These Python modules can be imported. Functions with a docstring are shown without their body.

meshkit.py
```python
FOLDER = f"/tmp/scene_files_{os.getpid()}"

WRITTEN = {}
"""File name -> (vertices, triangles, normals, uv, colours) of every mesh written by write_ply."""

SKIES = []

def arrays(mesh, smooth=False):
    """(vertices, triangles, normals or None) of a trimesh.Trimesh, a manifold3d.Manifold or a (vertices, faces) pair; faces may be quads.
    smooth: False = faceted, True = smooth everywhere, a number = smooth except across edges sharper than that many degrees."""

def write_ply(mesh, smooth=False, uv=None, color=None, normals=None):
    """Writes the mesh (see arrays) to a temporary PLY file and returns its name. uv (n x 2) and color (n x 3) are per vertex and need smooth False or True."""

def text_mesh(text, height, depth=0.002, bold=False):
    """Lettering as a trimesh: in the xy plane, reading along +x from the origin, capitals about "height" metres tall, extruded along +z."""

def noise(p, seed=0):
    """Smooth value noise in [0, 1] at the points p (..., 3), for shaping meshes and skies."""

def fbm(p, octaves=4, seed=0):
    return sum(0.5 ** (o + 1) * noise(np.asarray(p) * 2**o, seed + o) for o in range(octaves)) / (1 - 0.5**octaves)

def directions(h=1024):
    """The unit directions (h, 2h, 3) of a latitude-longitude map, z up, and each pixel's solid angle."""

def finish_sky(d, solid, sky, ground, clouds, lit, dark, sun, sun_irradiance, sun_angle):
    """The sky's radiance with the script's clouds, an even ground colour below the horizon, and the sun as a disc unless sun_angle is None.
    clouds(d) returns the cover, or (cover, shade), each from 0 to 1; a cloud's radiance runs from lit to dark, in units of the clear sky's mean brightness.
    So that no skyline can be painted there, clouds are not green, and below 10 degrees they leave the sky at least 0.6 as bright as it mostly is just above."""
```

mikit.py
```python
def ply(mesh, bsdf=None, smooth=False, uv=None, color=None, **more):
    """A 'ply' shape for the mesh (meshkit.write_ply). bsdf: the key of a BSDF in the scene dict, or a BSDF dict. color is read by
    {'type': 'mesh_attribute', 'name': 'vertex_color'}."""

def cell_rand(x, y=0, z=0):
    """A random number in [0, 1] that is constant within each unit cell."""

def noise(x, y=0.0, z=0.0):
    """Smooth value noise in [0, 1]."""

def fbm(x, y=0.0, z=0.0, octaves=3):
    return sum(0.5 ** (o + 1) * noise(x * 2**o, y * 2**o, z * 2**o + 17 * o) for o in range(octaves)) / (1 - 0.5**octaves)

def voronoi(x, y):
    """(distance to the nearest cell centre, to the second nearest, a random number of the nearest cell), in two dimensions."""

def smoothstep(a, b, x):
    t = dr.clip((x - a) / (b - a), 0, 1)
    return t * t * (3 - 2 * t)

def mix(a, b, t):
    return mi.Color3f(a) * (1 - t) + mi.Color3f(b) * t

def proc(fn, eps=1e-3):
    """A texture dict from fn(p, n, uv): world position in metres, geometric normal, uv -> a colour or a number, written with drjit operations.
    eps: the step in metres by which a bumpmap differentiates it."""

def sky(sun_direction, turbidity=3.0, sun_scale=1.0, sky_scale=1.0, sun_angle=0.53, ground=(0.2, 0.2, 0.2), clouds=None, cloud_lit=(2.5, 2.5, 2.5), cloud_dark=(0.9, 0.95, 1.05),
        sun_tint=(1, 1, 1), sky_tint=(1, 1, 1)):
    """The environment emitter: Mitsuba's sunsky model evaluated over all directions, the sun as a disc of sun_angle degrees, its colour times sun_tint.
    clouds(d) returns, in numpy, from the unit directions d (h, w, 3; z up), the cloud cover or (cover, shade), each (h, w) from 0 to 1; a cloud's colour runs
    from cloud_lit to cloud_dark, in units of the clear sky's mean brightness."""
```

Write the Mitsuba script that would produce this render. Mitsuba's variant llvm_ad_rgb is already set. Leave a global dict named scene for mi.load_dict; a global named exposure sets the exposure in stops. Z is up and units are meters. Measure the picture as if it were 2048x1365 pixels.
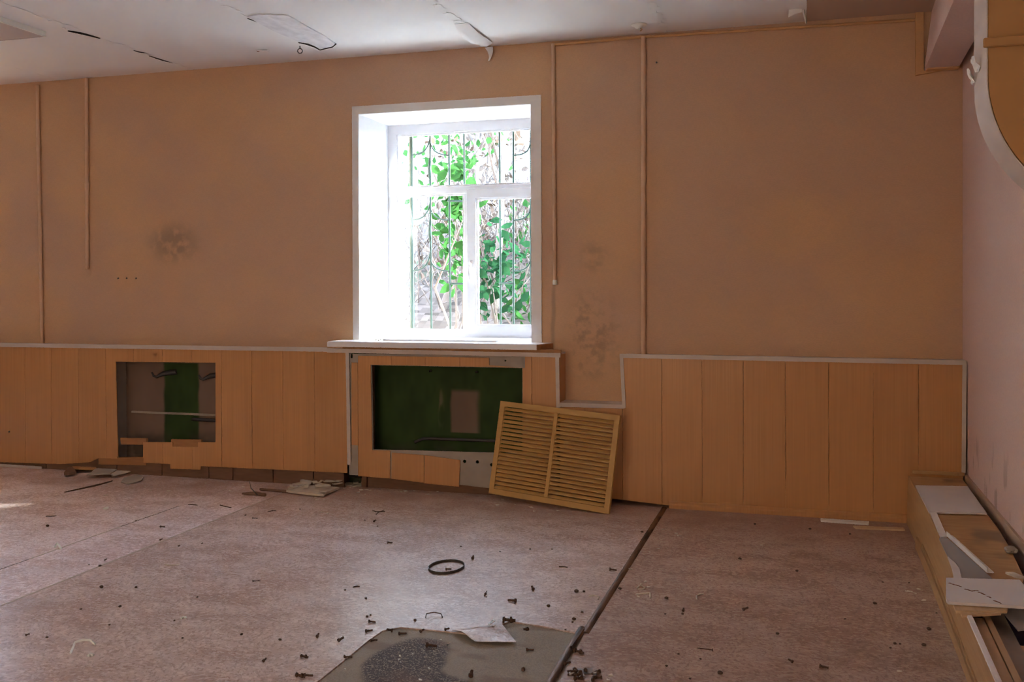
import math, random
import numpy as np
import trimesh
import shapely
import shapely.geometry as sg
from shapely import affinity
from shapely.ops import unary_union
import drjit as dr
import mitsuba as mi
import mikit
import meshkit
from mikit import noise, fbm, voronoi, smoothstep, mix

T = mi.ScalarTransform4f
PI = math.pi
scene = {'type': 'scene'}
labels = {}

# ------------------------------------------------------------------ camera
F, YAW, PIT, ROL, SHIFT = 1933.43, math.radians(16.6827), math.radians(0.4596), math.radians(-0.2082), -94.267
EYE = np.array([0.0, 0.0, 1.40])
_r = np.array([math.cos(YAW), math.sin(YAW), 0])
FWD = np.array([-math.sin(YAW) * math.cos(PIT), math.cos(YAW) * math.cos(PIT), -math.sin(PIT)])
_u = np.cross(_r, FWD)
RIGHT = math.cos(ROL) * _r + math.sin(ROL) * _u
UP = -math.sin(ROL) * _r + math.cos(ROL) * _u
scene['camera'] = {'type': 'perspective', 'fov': math.degrees(2 * math.atan(1024 / F)), 'fov_axis': 'x', 'near_clip': 0.05, 'far_clip': 200.0,
                   'principal_point_offset_x': 0.0, 'principal_point_offset_y': -SHIFT / 1365.0,
                   'to_world': T().look_at(origin=EYE.tolist(), target=(EYE + FWD).tolist(), up=UP.tolist())}

# ------------------------------------------------------------------ sky, sun, exposure
def clouds(d):
    c = meshkit.fbm(d * np.array([2.2, 2.2, 4.0]), 4, seed=5)
    return np.clip((c - 0.30) * 4, 0, 1), np.clip((c - 0.5) * 2, 0, 1)
SUN = (1.60, 1.0, 0.95)
scene['sky'] = mikit.sky(SUN, turbidity=4.0, sun_scale=0.72, sky_scale=1.0, sun_angle=4.0, sky_tint=(0.68, 1.0, 1.50), sun_tint=(0.74, 1.0, 1.40), ground=(0.25, 0.25, 0.24), clouds=clouds,
                         cloud_lit=(1.27, 1.55, 1.98), cloud_dark=(0.74, 0.95, 1.28))
exposure = 6.9

# ------------------------------------------------------------------ measured planes
W, WP, ZC, XR = 6.28, 6.10, 3.035, 0.917      # far wall, face of its panelling, ceiling, right wall
WF, WO = 6.81, 7.06                            # window frame, outer face of the far wall
XL, YB = -9.0, -2.6                            # left and back walls (behind the picture)

def ray(px, py):
    return FWD + RIGHT * (px - 1024) / F - UP * (py - 682.5 - SHIFT) / F
def at(px, py, axis, value):
    """The world point on the plane axis = value that the photo shows at the pixel (a measurement of the photo)."""
    d = ray(px, py)
    return EYE + d * (value - EYE[axis]) / d[axis]
def atY(px, py, y=WP): return at(px, py, 1, y)
def atZ(px, py, z=0.0): return at(px, py, 2, z)
def atX(px, py, x=XR): return at(px, py, 0, x)

# ------------------------------------------------------------------ helpers
def box(x0, x1, y0, y1, z0, z1, c=0.0):
    """A box, its edges chamfered by c."""
    lo, hi = np.array([min(x0, x1), min(y0, y1), min(z0, z1)]), np.array([max(x0, x1), max(y0, y1), max(z0, z1)])
    if c <= 0:
        m = trimesh.creation.box(extents=hi - lo)
        m.apply_translation((lo + hi) / 2)
        return m
    c = min(c, 0.45 * (hi - lo).min())
    pts = []
    for k in range(3):
        a, b = lo + c, hi - c
        a[k], b[k] = lo[k], hi[k]
        for i in np.ndindex(2, 2, 2):
            pts.append([(a, b)[i[j]][j] for j in range(3)])
    return trimesh.convex.convex_hull(np.array(pts))
def join(ms): return trimesh.util.concatenate(ms)
def extr(poly, d):
    polys = poly.geoms if hasattr(poly, 'geoms') else [poly]
    ms = [trimesh.creation.extrude_polygon(g, d, engine='earcut') for g in polys if g.geom_type == 'Polygon' and g.area > 1e-7]
    return join(ms) if len(ms) > 1 else ms[0]
def plate_y(poly, y0, y1):
    """A polygon in (x, z), extruded from y0 to y1."""
    m = extr(poly, y1 - y0)
    m.apply_transform(np.array([[1, 0, 0, 0], [0, 0, 1, y0], [0, 1, 0, 0], [0, 0, 0, 1.0]]))
    m.invert()
    return m
def plate_z(poly, z0, z1):
    m = extr(poly, z1 - z0)
    m.apply_translation([0, 0, z0])
    return m
def plate_x(poly, x0, x1):
    """A polygon in (y, z), extruded from x0 to x1."""
    m = extr(poly, x1 - x0)
    m.apply_transform(np.array([[0, 0, 1, x0], [1, 0, 0, 0], [0, 1, 0, 0], [0, 0, 0, 1.0]]))
    return m
def pxY(pts, y=WP): return sg.Polygon([(p[0], p[2]) for p in (atY(*q, y) for q in pts)]).buffer(0)
def pxZ(pts, z=0.0): return sg.Polygon([(p[0], p[1]) for p in (atZ(*q, z) for q in pts)]).buffer(0)
def rect(x0, x1, z0, z1): return sg.box(min(x0, x1), min(z0, z1), max(x0, x1), max(z0, z1))
def tube(pts, r, sides=8, caps=True):
    p = np.asarray(pts, float)
    n = len(p)
    rr = np.broadcast_to(r, (n,))
    t = np.gradient(p, axis=0)
    t /= np.linalg.norm(t, axis=1, keepdims=True) + 1e-12
    a = np.cross(t[0], [0, 0, 1.0] if abs(t[0][2]) < 0.9 else [1.0, 0, 0])
    v = []
    for i in range(n):
        a = a - t[i] * (a @ t[i])
        a /= np.linalg.norm(a) + 1e-12
        b = np.cross(t[i], a)
        for k in range(sides):
            w = 2 * PI * k / sides
            v.append(p[i] + rr[i] * (math.cos(w) * a + math.sin(w) * b))
    f = []
    for i in range(n - 1):
        for k in range(sides):
            q = [i * sides + k, i * sides + (k + 1) % sides, (i + 1) * sides + (k + 1) % sides, (i + 1) * sides + k]
            f += [[q[0], q[1], q[2]], [q[0], q[2], q[3]]]
    if caps:
        v += [p[0], p[-1]]
        for k in range(sides):
            f += [[n * sides, (k + 1) % sides, k], [n * sides + 1, (n - 1) * sides + k, (n - 1) * sides + (k + 1) % sides]]
    return trimesh.Trimesh(np.array(v), np.array(f), process=False)
def sheet(grid, thick=0.001):
    """A thin solid from a grid of points (m, n, 3)."""
    g = np.asarray(grid, float)
    m, n = g.shape[:2]
    du, dv = np.gradient(g, axis=0), np.gradient(g, axis=1)
    nn = np.cross(du, dv)
    nn /= np.linalg.norm(nn, axis=2, keepdims=True) + 1e-12
    top, bot = (g + nn * thick / 2).reshape(-1, 3), (g - nn * thick / 2).reshape(-1, 3)
    f = []
    for i in range(m - 1):
        for j in range(n - 1):
            a, b, c, d = i * n + j, i * n + j + 1, (i + 1) * n + j + 1, (i + 1) * n + j
            f += [[a, d, c], [a, c, b], [m * n + a, m * n + c, m * n + d], [m * n + a, m * n + b, m * n + c]]
    rim = [(0, j) for j in range(n)] + [(i, n - 1) for i in range(1, m)] + [(m - 1, j) for j in range(n - 2, -1, -1)] + [(i, 0) for i in range(m - 2, 0, -1)]
    rim = [i * n + j for i, j in rim]
    for a, b in zip(rim, rim[1:] + rim[:1]):
        f += [[a, b, m * n + b], [a, m * n + b, m * n + a]]
    return trimesh.Trimesh(np.vstack([top, bot]), np.array(f), process=False)
def rotz(m, deg, at0=(0, 0, 0)):
    m = m.copy()
    m.apply_transform(trimesh.transformations.rotation_matrix(math.radians(deg), [0, 0, 1], at0))
    return m

_count = {}
def key(name):
    n = _count.get(name, 0)
    _count[name] = n + 1
    return name if n == 0 else f'{name}_{n:03d}'
def add(name, mesh, bsdf, smooth=False, label=None, cat=None, group=None, kind=None, parent=None):
    k = key((parent + '__' if parent else '') + name)
    scene[k] = mesh if isinstance(mesh, dict) else mikit.ply(mesh, 'material_' + bsdf, smooth=smooth)
    tag(k, label, cat, group, kind)
    return k
def tag(k, label=None, cat=None, group=None, kind=None):
    d = {a: b for a, b in (('label', label), ('category', cat), ('group', group), ('kind', kind)) if b}
    if d:
        labels[k] = {**labels.get(k, {}), **d}
def thing(name, label, cat, group=None, kind=None):
    k = key(name)
    tag(k, label, cat, group, kind)
    return k

# ------------------------------------------------------------------ materials
def mat(name, color, rough=0.6, spec=0.4, metallic=0.0, bump=None, bscale=0.001, coat=0.0):
    col = {'type': 'rgb', 'value': list(color)} if isinstance(color, (tuple, list)) else mikit.proc(color)
    b = {'type': 'principled', 'base_color': col, 'roughness': rough if not callable(rough) else mikit.proc(rough), 'specular': spec, 'metallic': metallic}
    if coat:
        b['clearcoat'] = coat
        b['clearcoat_gloss'] = 0.7
    if bump is not None:
        b = {'type': 'bumpmap', 'arbitrary': mikit.proc(bump, eps=0.002), 'scale': bscale, 'bsdf': b}
    scene['material_' + name] = {'type': 'twosided', 'bsdf': b}
def C(r, g, b): return mi.Color3f(r, g, b)
def blob(a, b, ca, cb, ra, rb):
    return 1 - smoothstep(0.25, 1.0, dr.sqrt(dr.square((a - ca) / ra) + dr.square((b - cb) / rb)))

FL = lambda *a: [float(v) for v in atY(*a)]
ST1, ST2, ST3, ST4 = FL(347, 487, W), FL(1187, 515, W), FL(1185, 640, W), FL(1130, 600, W)
NL, NR, ND = FL(330, 800, W), FL(397, 800, W), FL(430, 800, W)     # the green band seen in the left niche
GA, GB, GC, GD = FL(742, 800, W), FL(903, 800, W), FL(950, 800, W), FL(1060, 800, W)
def wall_paint(p, n, uv):
    g = fbm(p.x * 1.7, p.y * 1.7, p.z * 1.7 + 3, 3)
    fine = noise(p.x * 160, p.y * 160, p.z * 160)
    c = mix(C(0.535, 0.34, 0.20), C(0.49, 0.325, 0.225), smoothstep(0.35, 0.65, g)) * (0.95 + 0.10 * fine)
    m = fbm(p.x * 22, p.z * 22, 1.0, 4)
    s = blob(p.x, p.z, ST1[0], ST1[2], 0.30, 0.20) * smoothstep(0.15, 0.62, m) * 0.50
    s = dr.maximum(s, blob(p.x, p.z, ST2[0], ST2[2], 0.13, 0.14) * smoothstep(0.3, 0.7, m) * 0.30)
    s = dr.maximum(s, blob(p.x, p.z, ST3[0], ST3[2] - 0.1, 0.24, 0.42) * smoothstep(0.40, 0.75, m) * 0.42)
    s = dr.maximum(s, blob(p.x + 0.02 * noise(p.z * 9, 3), p.z, ST4[0] - 0.07, ST4[2] - 0.1, 0.022, 0.42) * 0.4)
    s = dr.select(p.y < 6.5, s, 0.0)
    c = mix(c, C(0.17, 0.125, 0.09), s)
    # bare niche behind the panelling: old green paint and the paler plaster where the radiators hung
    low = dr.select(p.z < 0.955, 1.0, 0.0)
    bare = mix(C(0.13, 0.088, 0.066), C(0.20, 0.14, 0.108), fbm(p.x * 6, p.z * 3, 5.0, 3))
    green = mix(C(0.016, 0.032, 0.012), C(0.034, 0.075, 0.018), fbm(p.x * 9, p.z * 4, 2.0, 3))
    wob = 0.012 * (noise(p.z * 12, 7.0) - 0.5)
    gl = smoothstep(NL[0] - 0.02 + wob, NL[0] + 0.01 + wob, p.x) * (1 - smoothstep(NR[0] - 0.01 + wob, NR[0] + 0.02 + wob, p.x)) * (1 - smoothstep(0.82, 0.84, p.z))
    gr = dr.select(p.x > GA[0] - 0.5, 1.0, 0.0)
    patch = smoothstep(GB[0] - 0.015 + wob, GB[0] + 0.01 + wob, p.x) * (1 - smoothstep(GC[0] + 0.0 + wob, GC[0] + 0.05 + wob, p.x)) * (1 - smoothstep(0.66, 0.70, p.z)) * smoothstep(0.385, 0.395, p.z)
    streak = blob(p.x, p.z, FL(882, 800, W)[0], 0.55, 0.03, 0.2) * 0.6 * smoothstep(0.3, 0.6, fbm(p.x * 40, p.z * 8, 0.0, 2))
    gr = gr * (1 - dr.maximum(patch * 0.92, streak))
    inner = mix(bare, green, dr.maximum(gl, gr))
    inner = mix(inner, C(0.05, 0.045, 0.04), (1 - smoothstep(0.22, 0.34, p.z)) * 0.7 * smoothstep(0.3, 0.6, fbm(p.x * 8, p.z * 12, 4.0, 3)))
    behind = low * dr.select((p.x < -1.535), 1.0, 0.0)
    return mix(c, inner, behind)
def plain_paint(p, n, uv):
    fine = noise(p.x * 160, p.y * 160, p.z * 160)
    return C(0.53, 0.31, 0.15) * (0.95 + 0.10 * fine)
def right_paint(p, n, uv):
    g = fbm(p.y * 1.3, p.z * 1.3, 2.0, 3)
    fine = noise(p.x * 160, p.y * 160, p.z * 160)
    c = mix(C(0.52, 0.385, 0.345), C(0.56, 0.43, 0.40), g) * (0.95 + 0.10 * fine)
    s = smoothstep(0.66, 0.8, fbm(p.y * 22, p.z * 6, 9.0, 2)) * (1 - smoothstep(0.25, 0.8, p.z))
    return mix(c, C(0.2, 0.12, 0.1), s * 0.5)
def ceiling_paint(p, n, uv):
    g = fbm(p.x * 1.2, p.y * 1.2, 7.0, 3)
    c = mix(C(0.66, 0.68, 0.685), C(0.70, 0.725, 0.735), g)
    edge = smoothstep(6.0, 6.28, p.y + 0.06 * noise(p.x * 5, 2.0))
    return mix(c, C(0.58, 0.49, 0.41), edge * 0.55)
def pvc_wood(p, n, uv):
    g = fbm(p.x * 140, p.y * 60, p.z * 2.2, 3)
    k = mikit.cell_rand(p.x * 4.0 + 0.37)
    c = mix(C(0.42, 0.212, 0.082), C(0.49, 0.258, 0.112), g)
    return c * (0.95 + 0.08 * k)
def lino(p, n, uv):
    a = fbm(p.x * 5, p.y * 9, 1.0, 4)
    wx, wy = p.x + 0.05 * noise(p.x * 7, p.y * 7, 3.0), p.y + 0.05 * noise(p.x * 7, p.y * 7, 8.0)
    s1 = fbm(wx * 60, wy * 110, 4.0, 3)
    s2 = fbm(wx * 120 + wy * 45, wy * 80 - wx * 30, 6.0, 3)
    c = mix(C(0.285, 0.185, 0.142), C(0.365, 0.265, 0.215), smoothstep(0.25, 0.75, a))
    c = mix(c, C(0.47, 0.37, 0.305), smoothstep(0.50, 0.68, s1) * 0.5)
    c = mix(c, C(0.19, 0.115, 0.085), smoothstep(0.52, 0.72, s2) * 0.5)
    d = smoothstep(0.60, 0.8, fbm(p.x * 2.3, p.y * 2.3, 12.0, 4))
    c = mix(c, C(0.22, 0.16, 0.125), d * 0.35)
    c = dr.select(p.x < -3.379, dr.minimum(c * C(1.80, 2.15, 2.65), 0.78), dr.select(p.x < -0.845, c * C(1.36, 1.54, 1.74), c * C(0.98, 1.0, 1.03)))      # left and middle sheets lightened and tinted to paint in the window light
    far_tone = smoothstep(5.35, 5.9, p.y) * (0.45 + 0.3 * noise(p.x * 9, p.y * 9, 1.0))  # browner towards the far wall
    c = mix(c, C(0.285, 0.165, 0.11), far_tone)
    return c
def lino_rough(p, n, uv):
    return 0.24 + 0.20 * fbm(p.x * 3, p.y * 3, 2.0, 3) + 0.12 * noise(p.x * 60, p.y * 110, 1.0) + 0.2 * smoothstep(5.4, 5.9, p.y)
def lino_bump(p, n, uv):
    return fbm(p.x * 2.5, p.y * 2.5, 3.0, 3)
def hardboard(p, n, uv):
    fine = noise(p.x * 260, p.y * 260, 1.0)
    c = mix(C(0.25, 0.225, 0.18), C(0.31, 0.285, 0.24), fbm(p.x * 6, p.y * 6, 4.0, 3)) * (0.86 + 0.28 * fine)
    q = fbm(p.x * 7, p.y * 7, 21.0, 4)
    s1 = blob(p.x, p.y, -1.42, 3.34, 0.22, 0.36) + blob(p.x, p.y, -1.22, 3.12, 0.22, 0.22) * 0.9
    s = smoothstep(0.25, 0.55, s1 * (0.55 + 0.9 * q))
    c = mix(c, C(0.045, 0.036, 0.045), s * smoothstep(0.25, 0.45, noise(p.x * 240, p.y * 240, 3.0)) * 0.92)
    t = smoothstep(0.55, 0.75, fbm(p.x * 5, p.y * 11, 31.0, 3)) * 0.45
    return mix(c, C(0.16, 0.10, 0.075), t)
def plywood(p, n, uv):
    g = fbm(p.x * 9, p.y * 70, 3.0, 3)
    c = mix(C(0.34, 0.195, 0.085), C(0.43, 0.27, 0.13), g)
    s = smoothstep(0.5, 0.72, fbm(p.x * 5 + 2, p.y * 4, 5.0, 3))
    return mix(c, C(0.14, 0.10, 0.075), s * 0.6)
def wood_light(p, n, uv):
    return mix(C(0.45, 0.31, 0.18), C(0.56, 0.42, 0.27), fbm(p.x * 60, p.y * 5, p.z * 60, 3))
def wood_brown(p, n, uv):
    return mix(C(0.26, 0.125, 0.055), C(0.36, 0.185, 0.08), fbm(p.x * 12, p.y * 60, p.z * 60, 3))
def wood_dark(p, n, uv):
    return mix(C(0.12, 0.065, 0.04), C(0.20, 0.115, 0.075), fbm(p.x * 9, p.y * 30, p.z * 40, 3))
def louvre_wood(p, n, uv):
    return mix(C(0.40, 0.235, 0.072), C(0.47, 0.29, 0.10), fbm(p.x * 12, p.y * 60, p.z * 60, 3))
def grey_board(p, n, uv):
    return mix(C(0.27, 0.235, 0.20), C(0.36, 0.32, 0.28), fbm(p.x * 14, p.y * 14, p.z * 14, 4))
def rusty(p, n, uv):
    return mix(C(0.03, 0.022, 0.018), C(0.11, 0.055, 0.03), fbm(p.x * 120, p.y * 120, p.z * 120, 2))
def strip_rust(p, n, uv):
    return mix(C(0.022, 0.015, 0.011), C(0.12, 0.052, 0.02), smoothstep(0.3, 0.7, fbm(p.x * 30, p.y * 5, 2.0, 3)))
def litter(p, n, uv):
    k = mikit.cell_rand(p.x * 14, p.y * 14, p.z * 14)
    c = mix(C(0.05, 0.044, 0.038), C(0.13, 0.115, 0.105), k)
    return mix(c, C(0.03, 0.06, 0.025), smoothstep(0.62, 0.75, fbm(p.x * 2, p.y * 2, 1.0, 3)) * 0.6)

mat('wall_paint', wall_paint, 0.75, 0.25, bump=lambda p, n, uv: fbm(p.x * 45, p.y * 45, p.z * 45, 3), bscale=0.0022)
mat('plain_paint', plain_paint, 0.65, 0.3)
mat('conduit_paint', (0.55, 0.365, 0.245), 0.55, 0.35)
mat('arch_shade_paint', (0.36, 0.205, 0.085), 0.7, 0.2)  # wall orange darkened so the arch face looks shaded
mat('rough_plaster', lambda p, n, uv: mix(C(0.50, 0.52, 0.55), C(0.72, 0.74, 0.77), fbm(p.x * 26, p.y * 16, 2.0, 4)), 0.9, 0.1, bump=lambda p, n, uv: fbm(p.x * 40, p.y * 20, 1.0, 3), bscale=0.01)
mat('bounce_cut_paint', (0.22, 0.12, 0.06), 0.7, 0.2)  # unseen left wall made dark to soak up bounced light
mat('brick', (0.44, 0.27, 0.16), 0.8, 0.2)  # warm colour chosen for the light the added facade returns
mat('right_paint', right_paint, 0.7, 0.25, bump=lambda p, n, uv: fbm(p.x * 45, p.y * 45, p.z * 45, 3), bscale=0.0015)
mat('ceiling_paint', ceiling_paint, 0.8, 0.2)
mat('tan_ceiling', (0.42, 0.31, 0.23), 0.8, 0.2)  # tan panels right of the last joint
mat('white_paper', (0.70, 0.71, 0.71), 0.8, 0.2)
mat('pvc_wood', pvc_wood, 0.27, 0.35, bump=lambda p, n, uv: fbm(p.x * 90, p.y * 10, p.z * 1.5, 2), bscale=0.0004)
mat('casing_wood', lambda p, n, uv: mix(C(0.33, 0.195, 0.085), C(0.40, 0.25, 0.12), fbm(p.x * 60, p.y * 6, p.z * 60, 3)), 0.4, 0.35)
mat('casing_trim', (0.42, 0.30, 0.22), 0.5, 0.35)
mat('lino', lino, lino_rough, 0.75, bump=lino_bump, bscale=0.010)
mat('lino_back', (0.42, 0.36, 0.30), 0.8, 0.2)
mat('hardboard', hardboard, 0.75, 0.25)
mat('white_pvc', (0.66, 0.655, 0.65), 0.38, 0.5)
mat('trim_white', lambda p, n, uv: mix(C(0.43, 0.375, 0.34), C(0.52, 0.465, 0.43), fbm(p.x * 6, p.y * 6, p.z * 20, 3)), 0.45, 0.45)
mat('window_white', (0.62, 0.63, 0.66), 0.32, 0.5)
mat('plywood', plywood, 0.55, 0.35)
mat('wood_light', wood_light, 0.6, 0.3)
mat('wood_brown', wood_brown, 0.65, 0.3)
mat('wood_dark', wood_dark, 0.75, 0.25)
mat('louvre_wood', louvre_wood, 0.38, 0.45)
mat('grey_board', grey_board, 0.8, 0.2)
mat('grey_card', (0.27, 0.26, 0.255), 0.75, 0.25)
mat('white_board', lambda p, n, uv: mix(C(0.55, 0.54, 0.54), C(0.62, 0.61, 0.605), fbm(p.x * 9, p.y * 9, 3.0, 3)), 0.5, 0.35)
mat('rusty', rusty, 0.5, 0.5, metallic=0.3)
mat('steel', (0.55, 0.55, 0.55), 0.3, 0.5, metallic=1.0)
mat('strip_rust', strip_rust, 0.5, 0.5, metallic=0.3)
mat('dark_rubber', (0.035, 0.028, 0.022), 0.55, 0.4)
mat('dark_metal', (0.035, 0.033, 0.035), 0.5, 0.5)
mat('hole_dark', (0.02, 0.016, 0.014), 0.9, 0.1)
mat('white_plastic', (0.68, 0.70, 0.66), 0.45, 0.5)
mat('chip_white', lambda p, n, uv: mix(C(0.48, 0.43, 0.36), C(0.62, 0.57, 0.50), mikit.cell_rand(p.x * 25, p.y * 25)), 0.7, 0.3)
mat('shard', lambda p, n, uv: mix(C(0.43, 0.385, 0.31), C(0.55, 0.50, 0.42), fbm(p.x * 20, p.y * 20, p.z * 40, 2)), 0.55, 0.4)
mat('crumb', (0.07, 0.045, 0.03), 0.8, 0.2)
mat('navy', (0.022, 0.018, 0.04), 0.7, 0.3)
mat('orange_wood', (0.33, 0.12, 0.045), 0.6, 0.3)
mat('stain_brown', (0.16, 0.07, 0.04), 0.7, 0.3)
mat('lamp_grey', (0.40, 0.37, 0.37), 0.4, 0.4)
mat('grille_paint', (0.02, 0.05, 0.04), 0.45, 0.4)
mat('outer_white', (0.70, 0.72, 0.75), 0.7, 0.3)
mat('litter', litter, 0.9, 0.1)
mat('bark', lambda p, n, uv: mix(C(0.10, 0.09, 0.08), C(0.18, 0.16, 0.145), fbm(p.x * 30, p.y * 30, p.z * 8, 3)), 0.85, 0.2)
mat('twig', lambda p, n, uv: mix(C(0.05, 0.045, 0.04), C(0.16, 0.145, 0.135), mikit.cell_rand(p.x * 6, p.y * 6, p.z * 3)), 0.85, 0.2)
mat('dry_leaf', lambda p, n, uv: mix(C(0.07, 0.055, 0.04), C(0.19, 0.155, 0.125), mikit.cell_rand(p.x * 9, p.y * 9, p.z * 9)), 0.8, 0.2)
scene['material_glass'] = {'type': 'thindielectric', 'int_ior': 1.5}
for nm, c in (('leaf_green', (0.025, 0.085, 0.022)), ('leaf_deep', (0.014, 0.055, 0.024))):
    scene['material_' + nm] = {'type': 'principledthin', 'base_color': {'type': 'rgb', 'value': list(c)}, 'roughness': 0.5, 'diff_trans': 0.9, 'spec_trans': 0.0}

# ================================================================== THE SETTING
def struct(name, mesh, bsdf, **k): return add(name, mesh, bsdf, kind='structure', **k)

# far wall with its window opening
OX0, OX1, OZ0, OZ1 = -3.020, -1.735, 0.985, 2.633          # opening in the wall
wall = sg.box(XL, -0.006, XR + 0.14, ZC + 0.10)
far_open = [rect(OX0, OX1, OZ0, OZ1), rect(-8.2, -6.75, OZ0, OZ1)]
struct('wall_far', plate_y(wall.difference(unary_union(far_open)), W, WO), 'wall_paint', label='orange-tan painted far wall with the window opening')
struct('wall_right', box(XR, XR + 0.14, YB, W, -0.006, ZC + 0.1), 'right_paint', label='pinkish painted right-hand wall')
struct('wall_left', box(XL - 0.3, XL, YB, W, -0.006, ZC + 0.1), 'bounce_cut_paint', label='unseen left-hand wall, darkened to cut bounced light')
back_open = [rect(x0, x0 + 1.25, 0.9, 2.7) for x0 in (-3.9, -2.2)]
struct('wall_back', plate_y(sg.box(XL - 0.3, -0.006, XR + 0.14, ZC + 0.1).difference(unary_union(back_open)), YB - 0.3, YB), 'plain_paint', label='painted wall with windows behind the viewer')

struct('bounce_facade', box(-16, 10, -10.4, -10.0, 0.0, 9.0), 'brick', label='unseen brick facade added behind the viewer for warm bounced light')  # added out of view to send warm light through the back windows
# ceiling: plasterboard panels on a slab, joints at the measured spacing
struct('ceiling', box(XL - 0.3, XR + 0.14, YB - 0.3, WO, ZC + 0.014, ZC + 0.25), 'ceiling_paint', label='white painted plasterboard ceiling with cracked joints')
joints = [XL, -8.0, -6.8, -5.59, -4.39, -3.205, -2.022, -0.828, 0.03, XR]
for x0, x1 in zip(joints, joints[1:]):
    for y0, y1 in ((YB, 0.9), (0.9, 3.5), (3.5, W)):
        add('panel', box(x0 + 0.0012, x1 - 0.0012, y0 + 0.001, y1 - 0.001, ZC, ZC + 0.013), 'tan_ceiling' if x0 > 0 else 'ceiling_paint', parent='ceiling')
def tape(x, y0, y1, w=0.05, drop=0.002):
    n = 14
    ys = np.linspace(y0, y1, n)
    rr = np.random.RandomState(int(1000 * abs(x * y0)))
    g = np.array([[[x - w / 2 + 0.006 * rr.randn(), y, ZC - drop - 0.001 * rr.rand()], [x + w / 2 + 0.006 * rr.randn(), y, ZC - drop - 0.001 * rr.rand()]] for y in ys])
    return sheet(g, 0.0012)
for x, spans in ((-4.39, ((3.6, 4.7), (4.86, 5.10), (5.44, 5.62), (5.72, 5.80), (6.0, 6.27))), (-3.205, ((3.6, 4.80), (4.90, 5.05))), (-2.022, ((3.6, 5.22), (5.25, 5.40), (5.43, 5.58), (5.60, 5.68))),
                 (-0.828, ((3.6, 5.55), (5.58, 5.75), (5.80, 5.98), (6.04, 6.2)))):
    for y0, y1 in spans:
        add('joint_tape', tape(x, y0, y1), 'ceiling_paint', parent='ceiling')

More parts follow.
